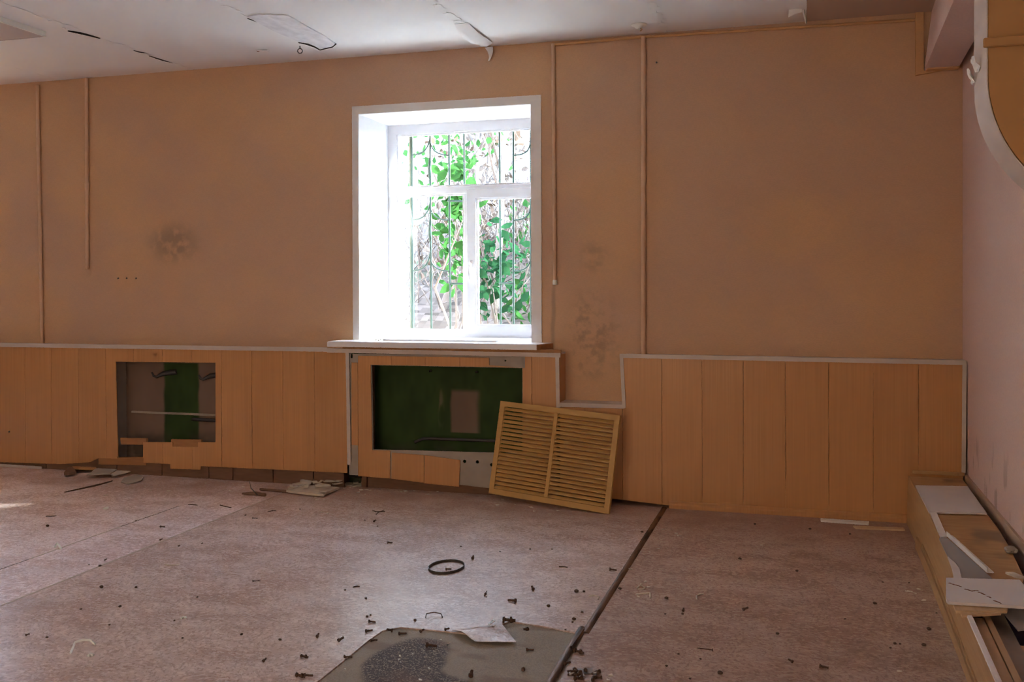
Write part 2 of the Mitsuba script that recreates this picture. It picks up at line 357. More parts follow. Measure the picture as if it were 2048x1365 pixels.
# floor: base board with linoleum sheets on it
struct('floor', box(XL - 0.3, XR + 0.14, YB - 0.3, W, -0.25, -0.006), 'hardboard', label='floor of worn pinkish-brown marbled linoleum, torn open near the viewer')
hole = pxZ([(560, 1420), (640, 1360), (700, 1312), (735, 1283), (765, 1262), (800, 1255), (870, 1261), (935, 1268), (975, 1270), (985, 1262), (1000, 1250), (1020, 1243), (1080, 1252), (1160, 1268), (1168, 1270), (1118, 1366), (1080, 1440)], 0.0)
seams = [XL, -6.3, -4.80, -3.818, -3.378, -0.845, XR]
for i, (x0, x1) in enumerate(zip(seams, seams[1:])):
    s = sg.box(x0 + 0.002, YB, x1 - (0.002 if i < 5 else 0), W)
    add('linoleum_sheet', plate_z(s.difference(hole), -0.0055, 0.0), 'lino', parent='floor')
for x, y0, y1, r in ((-3.378, 3.0, 5.55, 1), (-3.818, 4.05, 4.75, 2)):      # worn, pale edges of the joints
    ys = np.linspace(y0, y1, 24)
    rr = np.random.RandomState(r)
    g = np.array([[[x - 0.0045 - 0.002 * rr.rand(), y, 0.0006], [x + 0.0045 + 0.002 * rr.rand(), y, 0.0006]] for y in ys])
    add('joint_filler', sheet(g, 0.0012), 'lino_back', parent='floor')
add('joint_filler', sheet(np.array([[[-3.818 - 0.002, y, 0.0005], [-3.818 + 0.002, y, 0.0005]] for y in np.linspace(3.0, 5.3, 20)]), 0.0012), 'crumb', parent='floor')
# lifted lip of linoleum at the torn corner, and the flap curling over the hardboard
fl = np.zeros((6, 10, 3))
A0, A1, B0, B1 = atZ(905, 1262, 0.004), atZ(1003, 1249, 0.002), atZ(950, 1273, 0.030), atZ(1032, 1285, 0.008)
for i in range(6):
    for j in range(10):
        s, t = i / 5, j / 9
        p = (A0 * (1 - t) + A1 * t) * (1 - s) + (B0 * (1 - t) + B1 * t) * s
        p[2] = 0.004 + 0.030 * math.sin(PI * min(1, s * 1.1)) * (1 - t) * math.sin(PI * (0.15 + 0.6 * t)) + 0.004 * s
        fl[i, j] = p
add('lifted_flap', sheet(fl, 0.002), 'lino', parent='floor', smooth=35)
e = [atZ(*q, 0.004) for q in ((985, 1279), (1005, 1281), (1030, 1284))]
add('frayed_edge', tube(e, 0.0022, 5), 'white_plastic', parent='floor')

# ------------------------------------------------------------------ panelling of the far wall
h1 = pxY([(231, 724), (431, 726), (431, 885), (286, 885), (286, 916), (236, 914)])
h1b = pxY([(345, 880), (396, 880), (396, 895), (345, 894)])
h2 = pxY([(742, 731), (1044, 737), (1044, 908), (745, 900)])
zb = lambda px, py: atY(px, py)[2]
left_sec = pxY([(-240, 693), (0, 693), (693, 704), (695, 947), (640, 944), (401, 933), (400, 940), (341, 938), (340, 929), (287, 926), (287, 916), (234, 914), (234, 918), (197, 917), (180, 925), (122, 929), (60, 927), (0, 925), (-240, 923)])
left_sec = left_sec.difference(h1).difference(h1b)
strips = []
def panel_strips(section, x0, dx, y0=WP, th=0.008, mat_='pvc_wood'):
    minx, _, maxx, _ = section.bounds
    k = math.floor((minx - x0) / dx)
    x = x0 + k * dx
    while x < maxx:
        s = section.intersection(sg.box(x + 0.0011, -1, x + dx - 0.0011, 4))
        for g in (s.geoms if hasattr(s, 'geoms') else [s]):
            if g.geom_type == 'Polygon' and g.area > 2e-4:
                m = plate_y(g, y0, y0 + th)
                add('panel', m, mat_, parent='wall_far')
        x += dx
panel_strips(left_sec, atY(443, 800)[0], 0.25)
mid = pxY([(716, 712), (978, 716), (978, 731), (1050, 737), (1050, 712), (1112, 712), (1112, 1000), (1000, 985), (920, 975), (849, 975), (849, 908), (783, 905), (783, 958), (716, 953)]).difference(h2.buffer(0.004))
mid = mid.union(pxY([(703, 726), (718, 726), (718, 892), (703, 890)]))
mid = mid.difference(pxY([(920, 905), (1000, 908), (1000, 990), (920, 980)])).difference(pxY([(849, 895), (921, 897), (921, 990), (849, 985)])).difference(pxY([(780, 890), (850, 890), (850, 970), (780, 970)]))
panel_strips(mid, atY(716, 800)[0], 0.25)
for pts, dy in (([(784, 906), (848, 911), (848, 966), (783, 958)], -0.003), ([(850, 911), (921, 921), (918, 974), (849, 967)], -0.005)):   # two loose lower boards
    add('panel', plate_y(pxY(pts), WP + dy, WP + dy + 0.007), 'pvc_wood', parent='wall_far')
right_sec = pxY([(1120, 815), (1250, 818), (1243, 713), (1926, 727), (1926, 1060), (1340, 1012), (1120, 985)])
panel_strips(right_sec, atY(1245, 800)[0], 0.25)
# side of the boxed-out part at the recess
xe = atY(1118, 800)[0]
add('side_panel', box(xe - 0.008, xe, WP + 0.006, W, 0.64, 0.95), 'pvc_wood', parent='wall_far')
# grey board behind the middle part, with screw holes
bk = pxY([(697, 708), (1112, 712), (1112, 1000), (1050, 985), (980, 978), (930, 972), (716, 952), (697, 951)]).difference(h2)
for q in ((928, 924), (954, 925), (982, 931), (1010, 722)):
    c = atY(*q)
    bk = bk.difference(sg.Point(c[0], c[2]).buffer(0.011 if q[1] > 800 else 0.006))
bk = bk.difference(pxY([(700, 709), (704, 709), (704, 717), (700, 717)]))
add('backing_board', plate_y(bk, WP + 0.009, WP + 0.020), 'grey_board', parent='wall_far')
add('backing_board', plate_y(pxY([(690, 935), (716, 938), (716, 960), (690, 957)]), WP + 0.05, WP + 0.06), 'hole_dark', parent='wall_far')
# battens and plinth behind the left part
for pts in ([(238, 877), (290, 878), (290, 891), (240, 890)], [(340, 880), (400, 881), (400, 897), (340, 896)]):
    add('batten', plate_y(pxY(pts), WP + 0.012, WP + 0.035), 'wood_brown', parent='wall_far')
add('batten', plate_y(pxY([(195, 917), (290, 915), (290, 932), (195, 930)]), WP + 0.010, WP + 0.03), 'wood_brown', parent='wall_far')
xs = [-6.6, -5.6, -4.95, -4.55, -4.15, -3.95, -3.62, -3.3, -3.06]
for a, b in zip(xs, xs[1:]):
    add('plinth_board', box(a + 0.004, b - 0.004, WP + 0.016, WP + 0.032, 0.0, 0.105, 0.002), 'wood_dark', parent='wall_far')
add('plinth_board', box(-2.95, -1.5, WP + 0.06, WP + 0.075, 0.0, 0.10), 'wood_dark', parent='wall_far')
# studs inside the boxing
for x in (atY(246, 800, 6.2)[0] - 0.03, -4.02, -3.10, -2.90, -1.56):
    add('stud', box(x - 0.03, x, WP + 0.036, W - 0.002, 0.0, 0.94), 'wood_dark' if x > -4.5 else 'grey_board', parent='wall_far')
add('niche_ledge', box(-4.93, -4.08, W - 0.02, W, 0.438, 0.452), 'grey_board', parent='wall_far')
# ledge boards under the white rails
def ledge(x0, x1, z): return box(x0, x1, WP + 0.002, W, z - 0.010, z)
add('ledge_board', ledge(-7.9, xe, 0.960), 'trim_white', parent='wall_far')
add('ledge_board', ledge(xe, atY(1247, 800)[0], 0.640), 'trim_white', parent='wall_far')
add('ledge_board', ledge(atY(1242, 708)[0], XR, 0.955), 'trim_white', parent='wall_far')
add('side_panel', box(atY(1245, 760)[0], atY(1245, 760)[0] + 0.008, WP + 0.006, W, 0.64, 0.95), 'pvc_wood', parent='wall_far')

def bar_y(p, q, w, y0, y1):
    """A flat bar in front of the panelling from pixel p to pixel q, w metres wide."""
    a, b = atY(*p), atY(*q)
    return plate_y(sg.LineString([(a[0], a[2]), (b[0], b[2])]).buffer(w / 2, cap_style='flat'), y0, y1)
def trim(i, mesh, label): struct(f'trim_{i}', mesh, 'trim_white', label=label)
YT0, YT1 = WP - 0.006, WP
trim(1, bar_y((-240, 687), (655, 699.5), 0.030, YT0, YT1), 'white rail on top of the left wall panelling')
trim(2, bar_y((655, 701.5), (905, 706), 0.028, YT0, YT1), 'white rail under the left half of the window sill')
trim(3, bar_y((905, 706.5), (1121, 711), 0.028, YT0, YT1), 'white rail under the right half of the window sill, split at its end')
trim(4, bar_y((1114.5, 712), (1116.5, 820), 0.024, YT0, YT1), 'white upright strip at the left of the wall recess')
trim(5, bar_y((1120, 810), (1249, 813.5), 0.026, YT0, YT1), 'white strip along the bottom of the wall recess')
trim(6, bar_y((1243, 708), (1248.5, 816), 0.022, YT0 - 0.002, YT1 - 0.002), 'white slanting strip at the right of the wall recess')
trim(7, bar_y((1243, 712), (1932, 726), 0.026, YT0, YT1), 'white rail on top of the right wall panelling')
trim(8, bar_y((1929, 727), (1927, 946), 0.022, YT0, YT1), 'white corner strip at the end of the right panelling')
trim(9, bar_y((695.5, 706), (699, 930), 0.026, YT0 - 0.002, YT1), 'white upright strip between left panelling and radiator niche')
# brown filler between sill and rail
struct('trim_10', box(-3.06, -1.50, WP - 0.001, WP + 0.02, 0.955, 0.985), 'wood_brown', label='rough brown gap filler under the window sill')
# baseboard right (moulded) and painted cove where the wall meets the ceiling
prof = sg.Polygon([(0, 0), (-0.016, 0), (-0.016, 0.022), (-0.010, 0.030), (-0.010, 0.040), (-0.004, 0.046), (0, 0.046)])
bb = trimesh.creation.extrude_polygon(prof, 1.39, engine='earcut')
bb.apply_transform(np.array([[0, 0, 1, -0.80], [1, 0, 0, WP], [0, 1, 0, 0], [0, 0, 0, 1.0]]))
struct('baseboard_right', bb, 'pvc_wood', label='wood-coloured moulded skirting below the right panelling')
struct('baseboard_left', box(-7.9, -5.62, WP - 0.012, WP, 0.0, 0.02, 0.003), 'trim_white', label='thin pale skirting strip at the far left')
struct('trim_11', tube([[-1.6, W - 0.012, ZC - 0.026], [-0.98, W - 0.012, ZC - 0.020], [0.7, W - 0.012, ZC - 0.045]], 0.009, 8), 'plain_paint', smooth=True, label='thin painted cable run along the top of the far wall')

# ------------------------------------------------------------------ window
def window():
    w = thing('window_1', 'white plastic window with a fixed top light and one opening sash', None, kind='structure')
    P = dict(parent=w)
    B = 'window_white'
    y0, y1 = WF - 0.035, WF + 0.035
    X0, X1, Z0, Z1 = -3.0095, -1.7455, 1.020, 2.6225
    add('frame', plate_y(rect(X0, X1, Z0, Z1).difference(rect(-2.943, -1.812, 1.068, 2.55)), y0, y1), B, **P)
    add('transom', box(X0 + 0.05, X1 - 0.05, y0 + 0.002, y1 - 0.002, 2.090, 2.146, 0.004), B, **P)
    add('mullion', box(-2.402, -2.325, y0 + 0.003, y1 - 0.003, 1.06, 2.095, 0.004), B, **P)
    add('bead', plate_y(rect(-2.943, -1.812, 2.146, 2.55).difference(rect(-2.930, -1.825, 2.158, 2.538)), WF - 0.025, WF), B, **P)
    add('bead', plate_y(rect(-2.943, -2.402, 1.068, 2.090).difference(rect(-2.930, -2.414, 1.080, 2.078)), WF - 0.025, WF), B, **P)
    add('pane', quad_y(-2.932, -1.823, 2.156, 2.54, WF + 0.004), 'glass', **P)
    add('pane', quad_y(-2.932, -2.412, 1.078, 2.08, WF + 0.004), 'glass', **P)
    sx0, sx1, sz0, sz1 = -2.368, -1.785, 1.045, 2.118
    s = add('sash', plate_y(rect(sx0, sx1, sz0, sz1).difference(rect(sx0 + 0.066, sx1 - 0.066, sz0 + 0.062, sz1 - 0.066)), y0 - 0.02, y0 + 0.035), B, **P)
    add('bead', plate_y(rect(sx0 + 0.066, sx1 - 0.066, sz0 + 0.062, sz1 - 0.066).difference(rect(sx0 + 0.079, sx1 - 0.079, sz0 + 0.075, sz1 - 0.079)), y0 - 0.008, y0 + 0.02), B, parent=s)
    add('pane', quad_y(sx0 + 0.075, sx1 - 0.075, sz0 + 0.07, sz1 - 0.075, y0 + 0.012), 'glass', parent=s)
    hx, hz = -2.338, 1.535
    yb = y0 - 0.02
    add('handle', join([box(hx - 0.014, hx + 0.014, yb - 0.010, yb, hz - 0.01, hz + 0.055, 0.004),
                        tube([[hx, yb - 0.006, hz + 0.03], [hx, yb - 0.030, hz + 0.028], [hx - 0.002, yb - 0.040, hz + 0.018], [hx - 0.004, yb - 0.044, hz - 0.02], [hx - 0.003, yb - 0.040, hz - 0.06], [hx, yb - 0.034, hz - 0.085]], [0.009, 0.009, 0.010, 0.010, 0.009, 0.007], 10)]), B, smooth=40, parent=s)
    # lining of the deep reveal, the casing round it, and the sill board
    add('reveal_lining', box(OX0, OX0 + 0.010, W - 0.004, y1, OZ0 + 0.02, OZ1), B, **P)
    add('reveal_lining', box(OX1 - 0.010, OX1, W - 0.004, y1, OZ0 + 0.02, OZ1), B, **P)
    add('reveal_lining', box(OX0 + 0.010, OX1 - 0.010, W - 0.004, y1, OZ1 - 0.010, OZ1), B, **P)
    cx0, cx1, cz = -3.062, -1.672, 2.682
    add('casing', plate_y(sg.Polygon([(cx0, 1.02), (OX0 + 0.008, 1.02), (OX0 + 0.008, OZ1 - 0.008), (cx0, cz)]), W - 0.012, W), 'white_pvc', **P)
    add('casing', plate_y(sg.Polygon([(cx1, 1.02), (cx1, cz), (OX1 - 0.008, OZ1 - 0.008), (OX1 - 0.008, 1.02)]), W - 0.012, W), 'white_pvc', **P)
    add('casing', plate_y(sg.Polygon([(cx0, cz), (OX0 + 0.008, OZ1 - 0.008), (OX1 - 0.008, OZ1 - 0.008), (cx1, cz)]), W - 0.012, W), 'white_pvc', **P)
    sill = sg.Polygon([(-3.155, 6.055), (-1.650, 6.055), (-1.600, W - 0.002), (OX1 - 0.002, W - 0.002), (OX1 - 0.002, y0 + 0.01), (OX0 + 0.002, y0 + 0.01), (OX0 + 0.002, W - 0.002), (-3.155, W - 0.002)])
    sl = plate_z(sill, 0.984, 1.018)
    sl2 = plate_z(sill.buffer(-0.004), 1.018, 1.021)
    add('sill', join([sl, sl2]), 'window_white', **P)
    add('sill_end', plate_z(sg.Polygon([(-1.651, 6.057), (-1.601, W - 0.003), (-1.594, W - 0.003), (-1.645, 6.057)]), 0.982, 1.017), 'wood_brown', **P)
def quad_y(x0, x1, z0, z1, y):
    return (np.array([[x0, y, z0], [x1, y, z0], [x1, y, z1], [x0, y, z1]]), np.array([[0, 1, 2], [0, 2, 3]]))
window()

# ------------------------------------------------------------------ arch partition at the right
ax, ar, az = 0.53, 0.431, 2.02
t = np.linspace(PI, 1.5 * PI, 22)
curve = [(ax, ZC)] + [(ax + ar + ar * math.cos(a), az + ar * math.sin(a)) for a in t]
poly = sg.Polygon(curve + [(XR, az - ar), (XR, ZC)]).buffer(0).intersection(sg.box(0, 0, XR, ZC))
YA0, YA1 = 3.15, 3.37
struct('wall_arch', plate_y(poly, YA0, YA1), 'arch_shade_paint', label='orange-painted arch spandrel at the upper right')
inner = np.array([(x, z) for x, z in curve if x <= XR])
g = np.array([[[x - 0.003, y, z - 0.003] for y in (YA0 + 0.002, YA1)] for x, z in inner])
add('edging', sheet(g, 0.003), 'trim_white', parent='wall_arch', smooth=40)
add('moulding', box(0.515, XR, YA0 - 0.014, YA0, 2.100, 2.128, 0.003), 'arch_shade_paint', parent='wall_arch')
rr = np.random.RandomState(4)
for k in range(2):
    c = np.array([ax - 0.012, YA0 + 0.10 + 0.08 * k, 2.10 - 0.02 * k])
    g = np.array([[c + [0.003 * i - 0.012 + 0.004 * rr.randn(), 0.014 * j, -0.011 * i + 0.003 * rr.randn()] for j in range(4)] for i in range(5)])
    add('torn_paper', sheet(g, 0.001), 'white_paper', parent='wall_arch')

# ================================================================== THINGS
# ------------------------------------------------------------------ conduits on the far wall
def conduit(label, x, z0, z1, joint=None, r=0.016, cap=None, zlow=None):
    k = thing('conduit', label, 'pipe', 'painted conduits on the far wall')
    y = W - r - 0.003
    if joint:
        add('pipe', tube([[x[0], y, z1], [x[1], y, joint + 0.02]], r, 12), 'conduit_paint', smooth=50, parent=k)
        add('pipe', tube([[x[1], y, joint + 0.015], [x[2], y, z0]], r * 0.93, 12), 'conduit_paint', smooth=50, parent=k)
        add('coupling', tube([[x[1], y, joint + 0.035], [x[1], y, joint - 0.02]], r * 1.22, 12), 'conduit_paint', smooth=50, parent=k)
    else:
        add('pipe', tube([[x[0], y, z1], [x[-1], y, z0]], r, 12), 'conduit_paint', smooth=50, parent=k)
    if cap:
        add('end_cap', tube([[x[-1], y, z0 + 0.02], [x[-1], y, z0 - 0.012]], r * 1.2, 12), 'white_plastic', smooth=50, parent=k)
    return k
conduit('thin tan conduit at the far left running down to the rail', [-5.790, -5.785, -5.762], 0.960, ZC - 0.03, 2.50, 0.015)
conduit('thin tan conduit beside the leftmost one, ending partway down the wall', [-5.322, -5.325, -5.330], 1.545, ZC - 0.005, 2.18, 0.015)
conduit('thin tan conduit just right of the window, ending above the recess', [-1.586, -1.578], 1.42, ZC - 0.02, None, 0.013, True)
conduit('tan conduit running full height to the right panelling rail', [-0.981, -0.986], 0.955, ZC - 0.02, None, 0.016)

# ------------------------------------------------------------------ leaning louvre panel
def louvre():
    BR, BL = np.array([-1.133, 5.823, 0.002]), np.array([-1.959, 5.986, 0.049])
    TR, TL = np.array([-1.080, 5.923, 0.596]), np.array([-1.906, 6.086, 0.643])
    ex = BR - BL
    w = np.linalg.norm(ex); ex /= w
    ez = TL - BL
    ez -= ex * (ez @ ex)
    h = np.linalg.norm(ez); ez /= h
    ey = np.cross(ez, ex)
    M = np.eye(4)
    M[:3, 0], M[:3, 1], M[:3, 2], M[:3, 3] = ex, ey, ez, BL
    k = thing('louvre_panel', 'yellowish wooden louvred radiator grille leaning against the wall panelling', 'louvre panel')
    def put(name, m, b='louvre_wood'):
        m.apply_transform(M)
        add(name, m, b, parent=k)
    fw, th = 0.034, 0.024
    def stile(p): return plate_y(sg.Polygon(p), 0, th)
    put('stile', stile([(0, 0), (fw, fw), (fw, h - fw), (0, h)]))
    put('stile', stile([(w, 0), (w, h), (w - fw, h - fw), (w - fw, fw)]))
    put('rail', stile([(0, 0), (w, 0), (w - fw, fw), (fw, fw)]))
    put('rail', stile([(0, h), (fw, h - fw), (w - fw, h - fw), (w, h)]))
    mx = 0.485 * w
    put('mullion', box(mx - 0.013, mx + 0.013, 0.001, th - 0.001, fw, h - fw, 0.003))
    n = 20
    for x0, x1 in ((fw, mx - 0.013), (mx + 0.013, w - fw)):
        for i in range(n):
            z = fw + (i + 0.5) * (h - 2 * fw) / n
            sec = sg.LineString([(0.003, z - 0.0085), (0.019, z + 0.0070)]).buffer(0.0026, quad_segs=3)
            m = plate_x(sec, x0, x1)
            put('slat', m)
louvre()

# ------------------------------------------------------------------ radiator niche hardware
def niche_bracket(px, py, label):
    c = atY(px, py, W)
    m = join([tube([[c[0] + 0.13, W - 0.01, c[2] + 0.035], [c[0] + 0.03, W - 0.03, c[2] + 0.02], [c[0] - 0.01, W - 0.06, c[2] - 0.005], [c[0] - 0.03, W - 0.065, c[2] + 0.004], [c[0] - 0.045, W - 0.065, c[2] + 0.03]], [0.022, 0.018, 0.010, 0.009, 0.006], 8)])
    add('radiator_bracket', m, 'dark_metal', True, label, 'bracket')
niche_bracket(325, 752, 'dark metal radiator bracket at the top left of the green band in the left niche')
niche_bracket(418, 757, 'dark metal radiator bracket at the upper right corner of the left niche')
c0, c1 = atY(385, 839, W - 0.02), atY(440, 842, W - 0.02)
add('pipe_stub', tube([c0, c1], 0.013, 8), 'dark_metal', True, 'dark pipe stub low in the left wall niche', 'pipe')
for q, l in (((862, 742), 'small dark wall plug high in the green niche, left one'), ((955, 744), 'small dark wall plug high in the green niche, right one')):
    c = atY(*q, W - 0.006)
    add('wall_plug', tube([c, c - [0, 0.02, 0]], 0.009, 8), 'dark_metal', True, l, 'wall plug')
c0, c1 = atY(862, 878, W - 0.03), atY(1040, 884, W - 0.03)
c2 = atY(830, 885, W - 0.03)
add('pipe_stub', tube([c2, (c0 + c2) / 2 + [0, 0, 0.012], c0, c1], 0.011, 8), 'dark_metal', True, 'dark pipe along the bottom of the green niche', 'pipe')

# ------------------------------------------------------------------ low casing along the right wall
def casing():
    k = thing('low_casing', 'low wood-laminate box casing with a broken-open top along the right wall', 'pipe casing')
    P = dict(parent=k)
    bot = [(0.593, 6.088), (0.593, 5.5), (0.590, 4.9), (0.574, 3.7), (0.562, 2.6)]
    top = [(0.602, 6.088), (0.600, 5.15), (0.590, 4.65), (0.568, 4.1), (0.541, 3.57), (0.522, 2.6)]
    ys = np.linspace(6.088, 2.6, 24)
    fb = lambda y: np.interp(y, [b[1] for b in bot][::-1], [b[0] for b in bot][::-1])
    ft = lambda y: np.interp(y, [b[1] for b in top][::-1], [b[0] for b in top][::-1])
    zt = 0.279
    g = np.array([[[fb(y) + (ft(y) - fb(y)) * s, y, 0.001 + s * (zt - 0.001)] for s in (0, 0.33, 0.66, 1)] for y in ys])
    add('front_panel', sheet(g, 0.010), 'casing_wood', **P)
    g = np.array([[[fb(y) + (ft(y) - fb(y)) * s - 0.012, y, 0.001 + s * zt] for s in (0, 0.11, 0.21)] for y in np.linspace(5.52, 2.6, 16)])
    add('plinth_moulding', sheet(g, 0.010), 'casing_wood', **P)
    g = np.array([[[fb(y) + (ft(y) - fb(y)) * s - 0.009, y, 0.001 + s * zt] for s in (0.235, 0.285)] for y in np.linspace(5.3, 2.6, 16)])
    add('plinth_moulding', sheet(g, 0.006), 'casing_wood', **P)
    add('top_board', plate_z(sg.Polygon([(0.606, 6.085), (0.885, 6.085), (0.885, 5.86), (0.606, 5.80)]), 0.266, 0.278), 'plywood', **P)
    add('top_board', plate_z(sg.Polygon([(0.612, 5.84), (0.872, 5.86), (0.866, 4.9), (0.850, 4.55), (0.815, 4.1), (0.72, 3.80), (0.578, 3.72), (0.585, 4.2), (0.602, 4.7)]), 0.262, 0.274), 'plywood', **P)
    add('rear_strip', plate_x(sg.Polygon([(6.09, 0.245), (6.09, 0.300), (2.6, 0.285), (2.6, 0.225)]), XR - 0.014, XR - 0.001), 'casing_trim', **P)
    add('rear_strip', box(0.62, 0.90, WP - 0.012, WP, 0.292, 0.312, 0.002), 'casing_wood', **P)
    add('top_edge', plate_z(sg.Polygon([(0.534, 3.62), (0.550, 3.62), (0.530, 2.6), (0.514, 2.6)]), 0.276, 0.284), 'white_pvc', **P)
    add('plank', plate_z(sg.Polygon([(0.552, 3.66), (0.600, 3.66), (0.575, 2.6), (0.530, 2.6)]), 0.225, 0.245), 'wood_light', **P)
    add('plank', plate_z(sg.Polygon([(0.606, 3.70), (0.626, 3.70), (0.60, 2.6), (0.58, 2.6)]), 0.205, 0.245), 'wood_light', **P)
    add('plank', plate_z(sg.Polygon([(0.632, 3.9), (0.700, 3.9), (0.668, 2.6), (0.60, 2.6)]), 0.185, 0.205), 'grey_board', **P)
    add('base_board', box(0.60, XR - 0.005, 2.6, 6.08, 0.001, 0.012), 'hole_dark', **P)
    add('cross_piece', box(0.672, 0.90, 3.50, 3.55, 0.17, 0.20, 0.002), 'wood_light', **P)
    add('cross_piece', box(0.690, 0.90, 3.30, 3.48, 0.07, 0.09, 0.002), 'orange_wood', **P)
casing()
def lay(name, pts, z0, th, b, label, cat, zs=None, group=None):
    """A flat piece whose top outline is seen at pts, its top at z0."""
    p = [atZ(*q, z0) for q in pts]
    return add(name, plate_z(sg.Polygon([(q[0], q[1]) for q in p]).buffer(0), z0 - th, z0), b, False, label, cat, group)
lay('white_board', [(1831, 971), (1935, 973), (1974, 1027), (1858, 1024)], 0.287, 0.008, 'white_board', 'flat white board lying across the far end of the low casing', 'board')
lay('white_strip', [(1860, 1026), (1873, 1025), (1894, 1073), (1881, 1075)], 0.284, 0.006, 'white_pvc', 'short white plastic strip on the front edge of the low casing', 'plastic strip')
lay('grey_offcut', [(1878, 1077), (1895, 1077), (1984, 1157), (1921, 1157), (1915, 1130), (1895, 1113)], 0.283, 0.006, 'grey_card', 'tapering grey board offcut on the low casing under a white strip', 'offcut')
lay('white_offcut', [(1895, 1113), (1912, 1128), (1919, 1138), (1923, 1158), (1908, 1158), (1904, 1138)], 0.289, 0.005, 'white_board', 'pointed white board offcut between grey offcut and casing edge', 'offcut')
a, b_ = atZ(1899, 1073, 0.284), atZ(1981, 1147, 0.284)
dv = (b_ - a); dn = np.array([-dv[1], dv[0], 0]) / np.linalg.norm(dv)
add('white_angle', join([plate_z(sg.LineString([a[:2], b_[:2]]).buffer(0.013, cap_style='flat'), 0.284, 0.288), plate_z(sg.LineString([(a + dn * -0.011)[:2], (b_ + dn * -0.011)[:2]]).buffer(0.002, cap_style='flat'), 0.284, 0.304)]), 'white_pvc', False, 'long white plastic angle strip lying diagonally on the low casing', 'plastic strip')
k = lay('stained_board', [(1892, 1156), (2039, 1160), (2056, 1181), (2062, 1214), (1896, 1204), (1892, 1198)], 0.305, 0.010, 'white_board', 'white board with a line of brown stains across the near casing', 'board')
for q0, q1 in (((1898, 1167), (1902, 1168)), ((1905, 1169), (1922, 1174)), ((1930, 1179), (1944, 1183)), ((1944, 1183), (1956, 1182)), ((1957, 1185), (1969, 1190)), ((1975, 1194), (1981, 1196)), ((1988, 1202), (2001, 1207))):
    a, b_ = atZ(*q0, 0.3055), atZ(*q1, 0.3055)
    m_ = (a + b_) / 2 + np.array([0, 0.003, 0])
    add('stain', plate_z(sg.LineString([a[:2], m_[:2], b_[:2]]).buffer(0.0034), 0.305, 0.3056), 'stain_brown', parent=k)
lay('wood_lath', [(1906, 1208), (2016, 1215), (2014, 1222), (1912, 1222)], 0.292, 0.010, 'wood_light', 'wooden lath under the stained white board', 'lath')
lay('splinter', [(1921, 1226), (2001, 1222), (2002, 1227), (1924, 1231)], 0.286, 0.008, 'wood_light', 'thin wood splinter nearest the viewer on the casing', 'splinter')
lay('grey_card', [(2000, 1217), (2060, 1216), (2060, 1258), (2036, 1260)], 0.250, 0.006, 'grey_card', 'grey card at the right frame edge below the stained board', 'card')
lay('navy_cloth', [(1992, 1228), (2012, 1222), (2066, 1222), (2066, 1294), (2024, 1292)], 0.130, 0.02, 'navy', 'dark navy cloth inside the broken casing', 'cloth')
lay('pale_block', [(2015, 1350), (2032, 1348), (2045, 1372), (2022, 1376)], 0.236, 0.02, 'white_board', 'small pale block inside the casing at the bottom right', 'block')
rr = np.random.RandomState(9)
c = atZ(2022, 1108, 0.274)
def lump(c, r, rr, n=1, squash=0.6):
    m = trimesh.creation.icosphere(subdivisions=n, radius=1.0)
    v = m.vertices * (1 + 0.35 * (rr.rand(len(m.vertices), 1) - 0.5))
    m.vertices = v * np.array([r, r * (0.7 + 0.5 * rr.rand()), r * squash]) 
    m.apply_translation([c[0], c[1], c[2] - m.bounds[0][2]])
    return m
add('plaster_lump', lump(c, 0.024, rr, 2), 'grey_board', 25, 'crumbly plaster lump on the casing board beside the right wall', 'plaster lump')
c = atZ(2030, 1153, 0.274)
add('white_chip', plate_z(sg.Polygon([(c[0] - 0.03, c[1] + 0.02), (c[0], c[1] + 0.03), (c[0] + 0.03, c[1] - 0.03), (c[0], c[1] - 0.03)]), 0.274, 0.282), 'chip_white', False, 'white chip on the casing behind the stained board', 'chip')
# laths by the right skirting
lay('white_lath', [(1641, 1037), (1738, 1043.5), (1737, 1047.5), (1642, 1041)], 0.012, 0.011, 'white_pvc', 'thin white strip lying along the right skirting', 'plastic strip')
lay('tan_lath', [(1706, 1052), (1712, 1056), (1810, 1060), (1806, 1055.5)], 0.010, 0.009, 'wood_light', 'thin tan lath on the floor beside the casing corner', 'lath')

# ------------------------------------------------------------------ boxed duct along the ceiling
def duct():
    k = thing('duct_casing', 'pinkish box casing under the ceiling at the right corner', 'duct casing')
    # near end and far end sections (left bottom, left top, right)
    zb, zt = 2.68, ZC
    sec = lambda y, xl, xt, xr: [(xl, y, zb), (xt, y, zt - 0.002), (xr, y, zt - 0.002), (xr, y, zb)]
    v = np.array(sec(3.38, 0.615, 0.640, 0.80) + sec(W - 0.03, 0.702, 0.745, 0.888))
    f = []
    for i in range(4):
        j = (i + 1) % 4
        f += [[i, j, 4 + j], [i, 4 + j, 4 + i]]
    f += [[0, 2, 1], [0, 3, 2], [4, 5, 6], [4, 6, 7]]
    m = trimesh.Trimesh(v, f, process=False)
    m.fix_normals()
    add('box', m, 'right_paint', parent=k)
    add('end_frame', plate_y(sg.Polygon([(0.655, 2.655), (0.905, 2.690), (0.905, 2.715), (0.70, 2.690), (0.70, ZC - 0.004), (0.655, ZC - 0.004)]), W - 0.03, W), 'plain_paint', parent=k)
    add('end_strip', box(0.712, 0.885, W - 0.10, W - 0.032, 2.672, 2.680), 'plain_paint', parent=k)
duct()

